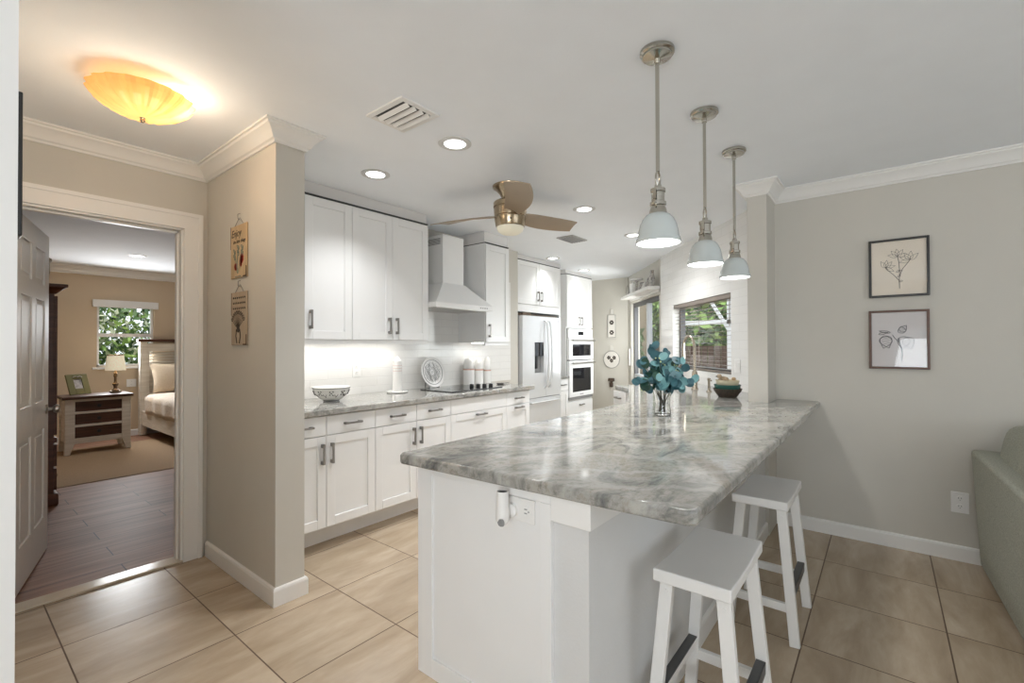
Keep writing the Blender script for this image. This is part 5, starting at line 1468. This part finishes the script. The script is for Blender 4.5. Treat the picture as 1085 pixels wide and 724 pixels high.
ar = thing('armoire', 'dark cherry armoire behind the open bedroom door', 'armoire', (-0.05, 5.38, 0.0))
MB().box(0, 0.69, 0, 1.05, 0.10, 1.76).build('body', REDWOOD, ar, bevel=0.004)
MB().box(0, 0.72, -0.02, 1.07, 0.0, 0.10).build('plinth', REDWOOD, ar, bevel=0.012, seg=3)
MB().box(0, 0.71, -0.012, 1.062, 0.52, 0.56).build('waist_moulding', REDWOOD, ar, bevel=0.008, seg=3)
MB().hexa([(0, -0.004, 1.755), (0.70, -0.004, 1.755), (0.70, 1.054, 1.755), (0, 1.054, 1.755), (0, -0.055, 1.81), (0.755, -0.055, 1.81), (0.755, 1.105, 1.81), (0, 1.105, 1.81)]).box(0, 0.765, -0.065, 1.115, 1.81, 1.835).build('cornice', REDWOOD, ar, bevel=0.004)
for y0, y1 in ((0.02, 0.52), (0.53, 1.03)):
    d = MB().box(0.69, 0.712, y0, y1, 0.58, 1.74).build('door', REDWOOD, ar, bevel=0.003)
    MB().lathe([(0, 0), (0.014, 0.004), (0.016, 0.022), (0, 0.028)], (0.712, (y1-0.04) if y0 < 0.1 else (y0+0.04), 1.12), 14, 'x').build('knob', BRONZE, d, smooth=True)
for z0, z1 in ((0.12, 0.30), (0.32, 0.50)):
    d = MB().box(0.69, 0.712, 0.02, 1.03, z0, z1).build('drawer', REDWOOD, ar, bevel=0.003)
    MB().lathe([(0, 0), (0.014, 0.004), (0.016, 0.022), (0, 0.028)], (0.712, 0.2, (z0+z1)/2), 14, 'x').build('knob', BRONZE, d, smooth=True)
bs = thing('storage_basket', 'tall beige woven basket standing on the armoire', 'basket', (0.45, 5.62, 1.835))
WOV = mat('beige_wicker', (0.42, 0.36, 0.25), 0.8, var=0.3, scale=50, bump=0.6, bscale=110)
MB().lathe([(0, 0), (0.16, 0), (0.19, 0.12), (0.185, 0.22), (0.195, 0.235), (0.18, 0.235), (0.17, 0.12), (0, 0.02)], seg=28).build('body', WOV, bs, smooth=True)
MB().lathe([(0.185, 0.205), (0.2, 0.215), (0.2, 0.235), (0.185, 0.24)], seg=28).build('rim', WOV, bs, smooth=True)
wp = thing('picture_frame', 'tan framed picture on bedroom wall half hidden by armoire', 'picture', (0.86, 8.719, 1.60))
MB().box(-0.20, -0.155, -0.025, 0, -0.27, 0.27).box(0.155, 0.20, -0.025, 0, -0.27, 0.27).box(-0.155, 0.155, -0.025, 0, -0.27, -0.225).box(-0.155, 0.155, -0.025, 0, 0.225, 0.27).build('frame', mat('tan_frame_wood', (0.36, 0.21, 0.10), 0.5), wp, bevel=0.003)
MB().box(-0.155, 0.155, -0.012, -0.001, -0.225, 0.225).build('paper', PAPER, wp)

# ================================================================== OUTSIDE
GRASS = leaf_mat('lawn_green', (0.08, 0.14, 0.04), (0.14, 0.22, 0.07), 3, 0.9)
struct(MB().box(-9, 18, 8.9, 20, -0.3, -0.02).build('ground_garden', GRASS))
struct(MB().box(7.5, 24, -8, 14, -0.3, -0.02).build('ground_lanai', mat('patio_concrete', (0.42, 0.40, 0.37), 0.8)))
def tree(x, y, z, rx, ry, rz_, n, mts, label, seed, ls=0.09):
    rg = random.Random(seed)
    t = thing('garden_tree', label, 'tree', (x, y, 0))
    MB().tube([(0, 0, -0.02), (0.05, 0.03, z*0.5), (0, 0, z)], [0.09, 0.07, 0.04], 8).build('trunk', mat('bark', (0.10, 0.075, 0.05), 0.9), t, smooth=True)
    for mi, m in enumerate(mts):
        mb = MB()
        for _ in range(n):
            while True:
                p = Vector((rg.uniform(-1, 1), rg.uniform(-1, 1), rg.uniform(-1, 1)))
                if 0.25 < p.length < 1: break
            c = Vector((p.x*rx, p.y*ry, z+p.z*rz_))
            if c.z < 0.1: continue
            nrm = (p+Vector((rg.uniform(-1, 1), rg.uniform(-1, 1), rg.uniform(-0.3, 1)))).normalized()
            tp = nrm.orthogonal().normalized(); tp.rotate(Matrix.Rotation(rg.uniform(0, 6.3), 3, nrm)); s2 = nrm.cross(tp)
            L = ls*rg.uniform(0.7, 1.5)
            v = mb.verts([c-tp*L, c+s2*L*0.42, c+tp*L, c-s2*L*0.42])
            mb.face(v)
        mb.build('foliage', m, t)
    return t
LG1 = leaf_mat('bright_green_leaf', (0.14, 0.27, 0.05), (0.32, 0.45, 0.11), 2)  # brighter yellow-green leaves, mixed at random through the crown
LG2 = leaf_mat('deep_leaf', (0.03, 0.08, 0.02), (0.08, 0.16, 0.04), 2)
LG3 = leaf_mat('silver_leaf', (0.34, 0.38, 0.24), (0.55, 0.58, 0.42), 2)
tree(1.7, 11.0, 1.6, 1.5, 0.8, 1.5, 1700, [LG1, LG2, LG3], 'leafy green tree outside the bedroom window', 3, 0.062)
tree(10.8, 2.9, 1.7, 1.5, 1.4, 1.3, 1700, [LG1, LG2], 'bushy green tree beyond the kitchen window centre', 4, 0.11)
tree(14.4, 5.2, 2.0, 1.9, 1.6, 1.8, 1500, [LG1, LG2], 'taller green tree farther beyond the kitchen window', 5, 0.13)
tree(8.6, 3.95, 1.2, 0.40, 0.25, 0.8, 500, [LG2], 'dark green shrub outside near the sliding window', 6, 0.09)
en = thing('pool_enclosure', 'pale framed screen enclosure outside the kitchen window', 'enclosure', (8.2, 1.2, 0))
for y in (-0.3, 0.78, 1.7):
    MB().box(-0.03, 0.03, y-0.03, y+0.03, 0, 2.4).build('post', ALU, en)
MB().box(-0.03, 0.03, -0.5, 1.9, 1.66, 1.73).build('beam', ALU, en)
MB().bar((0, 0.78, 1.55), (0.0, 1.10, 2.1), 0.05, 0.05, (0, 1, 0)).build('brace', ALU, en)
fe = thing('garden_fence', 'dark brown wooden fence beyond the kitchen window', 'fence', (9.0, 0.6, 0))
fm = MB()
for k in range(26): fm.box(-0.01, 0.01, k*0.115, k*0.115+0.105, 0, 1.30)
fm.build('boards', wood_mat('dark_fence_wood', (0.04, 0.022, 0.014), (0.085, 0.05, 0.032), 0.7), fe)
MB().box(0.01, 0.05, 0, 3.0, 0.85, 0.93).box(0.01, 0.05, 0, 3.0, 0.25, 0.33).build('rail', DKWOOD, fe)
struct(MB().box(9.2, 9.3, 3.75, 7.5, 0, 2.6).build('wall_lanai', mat('lanai_tan_paint', (0.22, 0.18, 0.125), 0.8)))
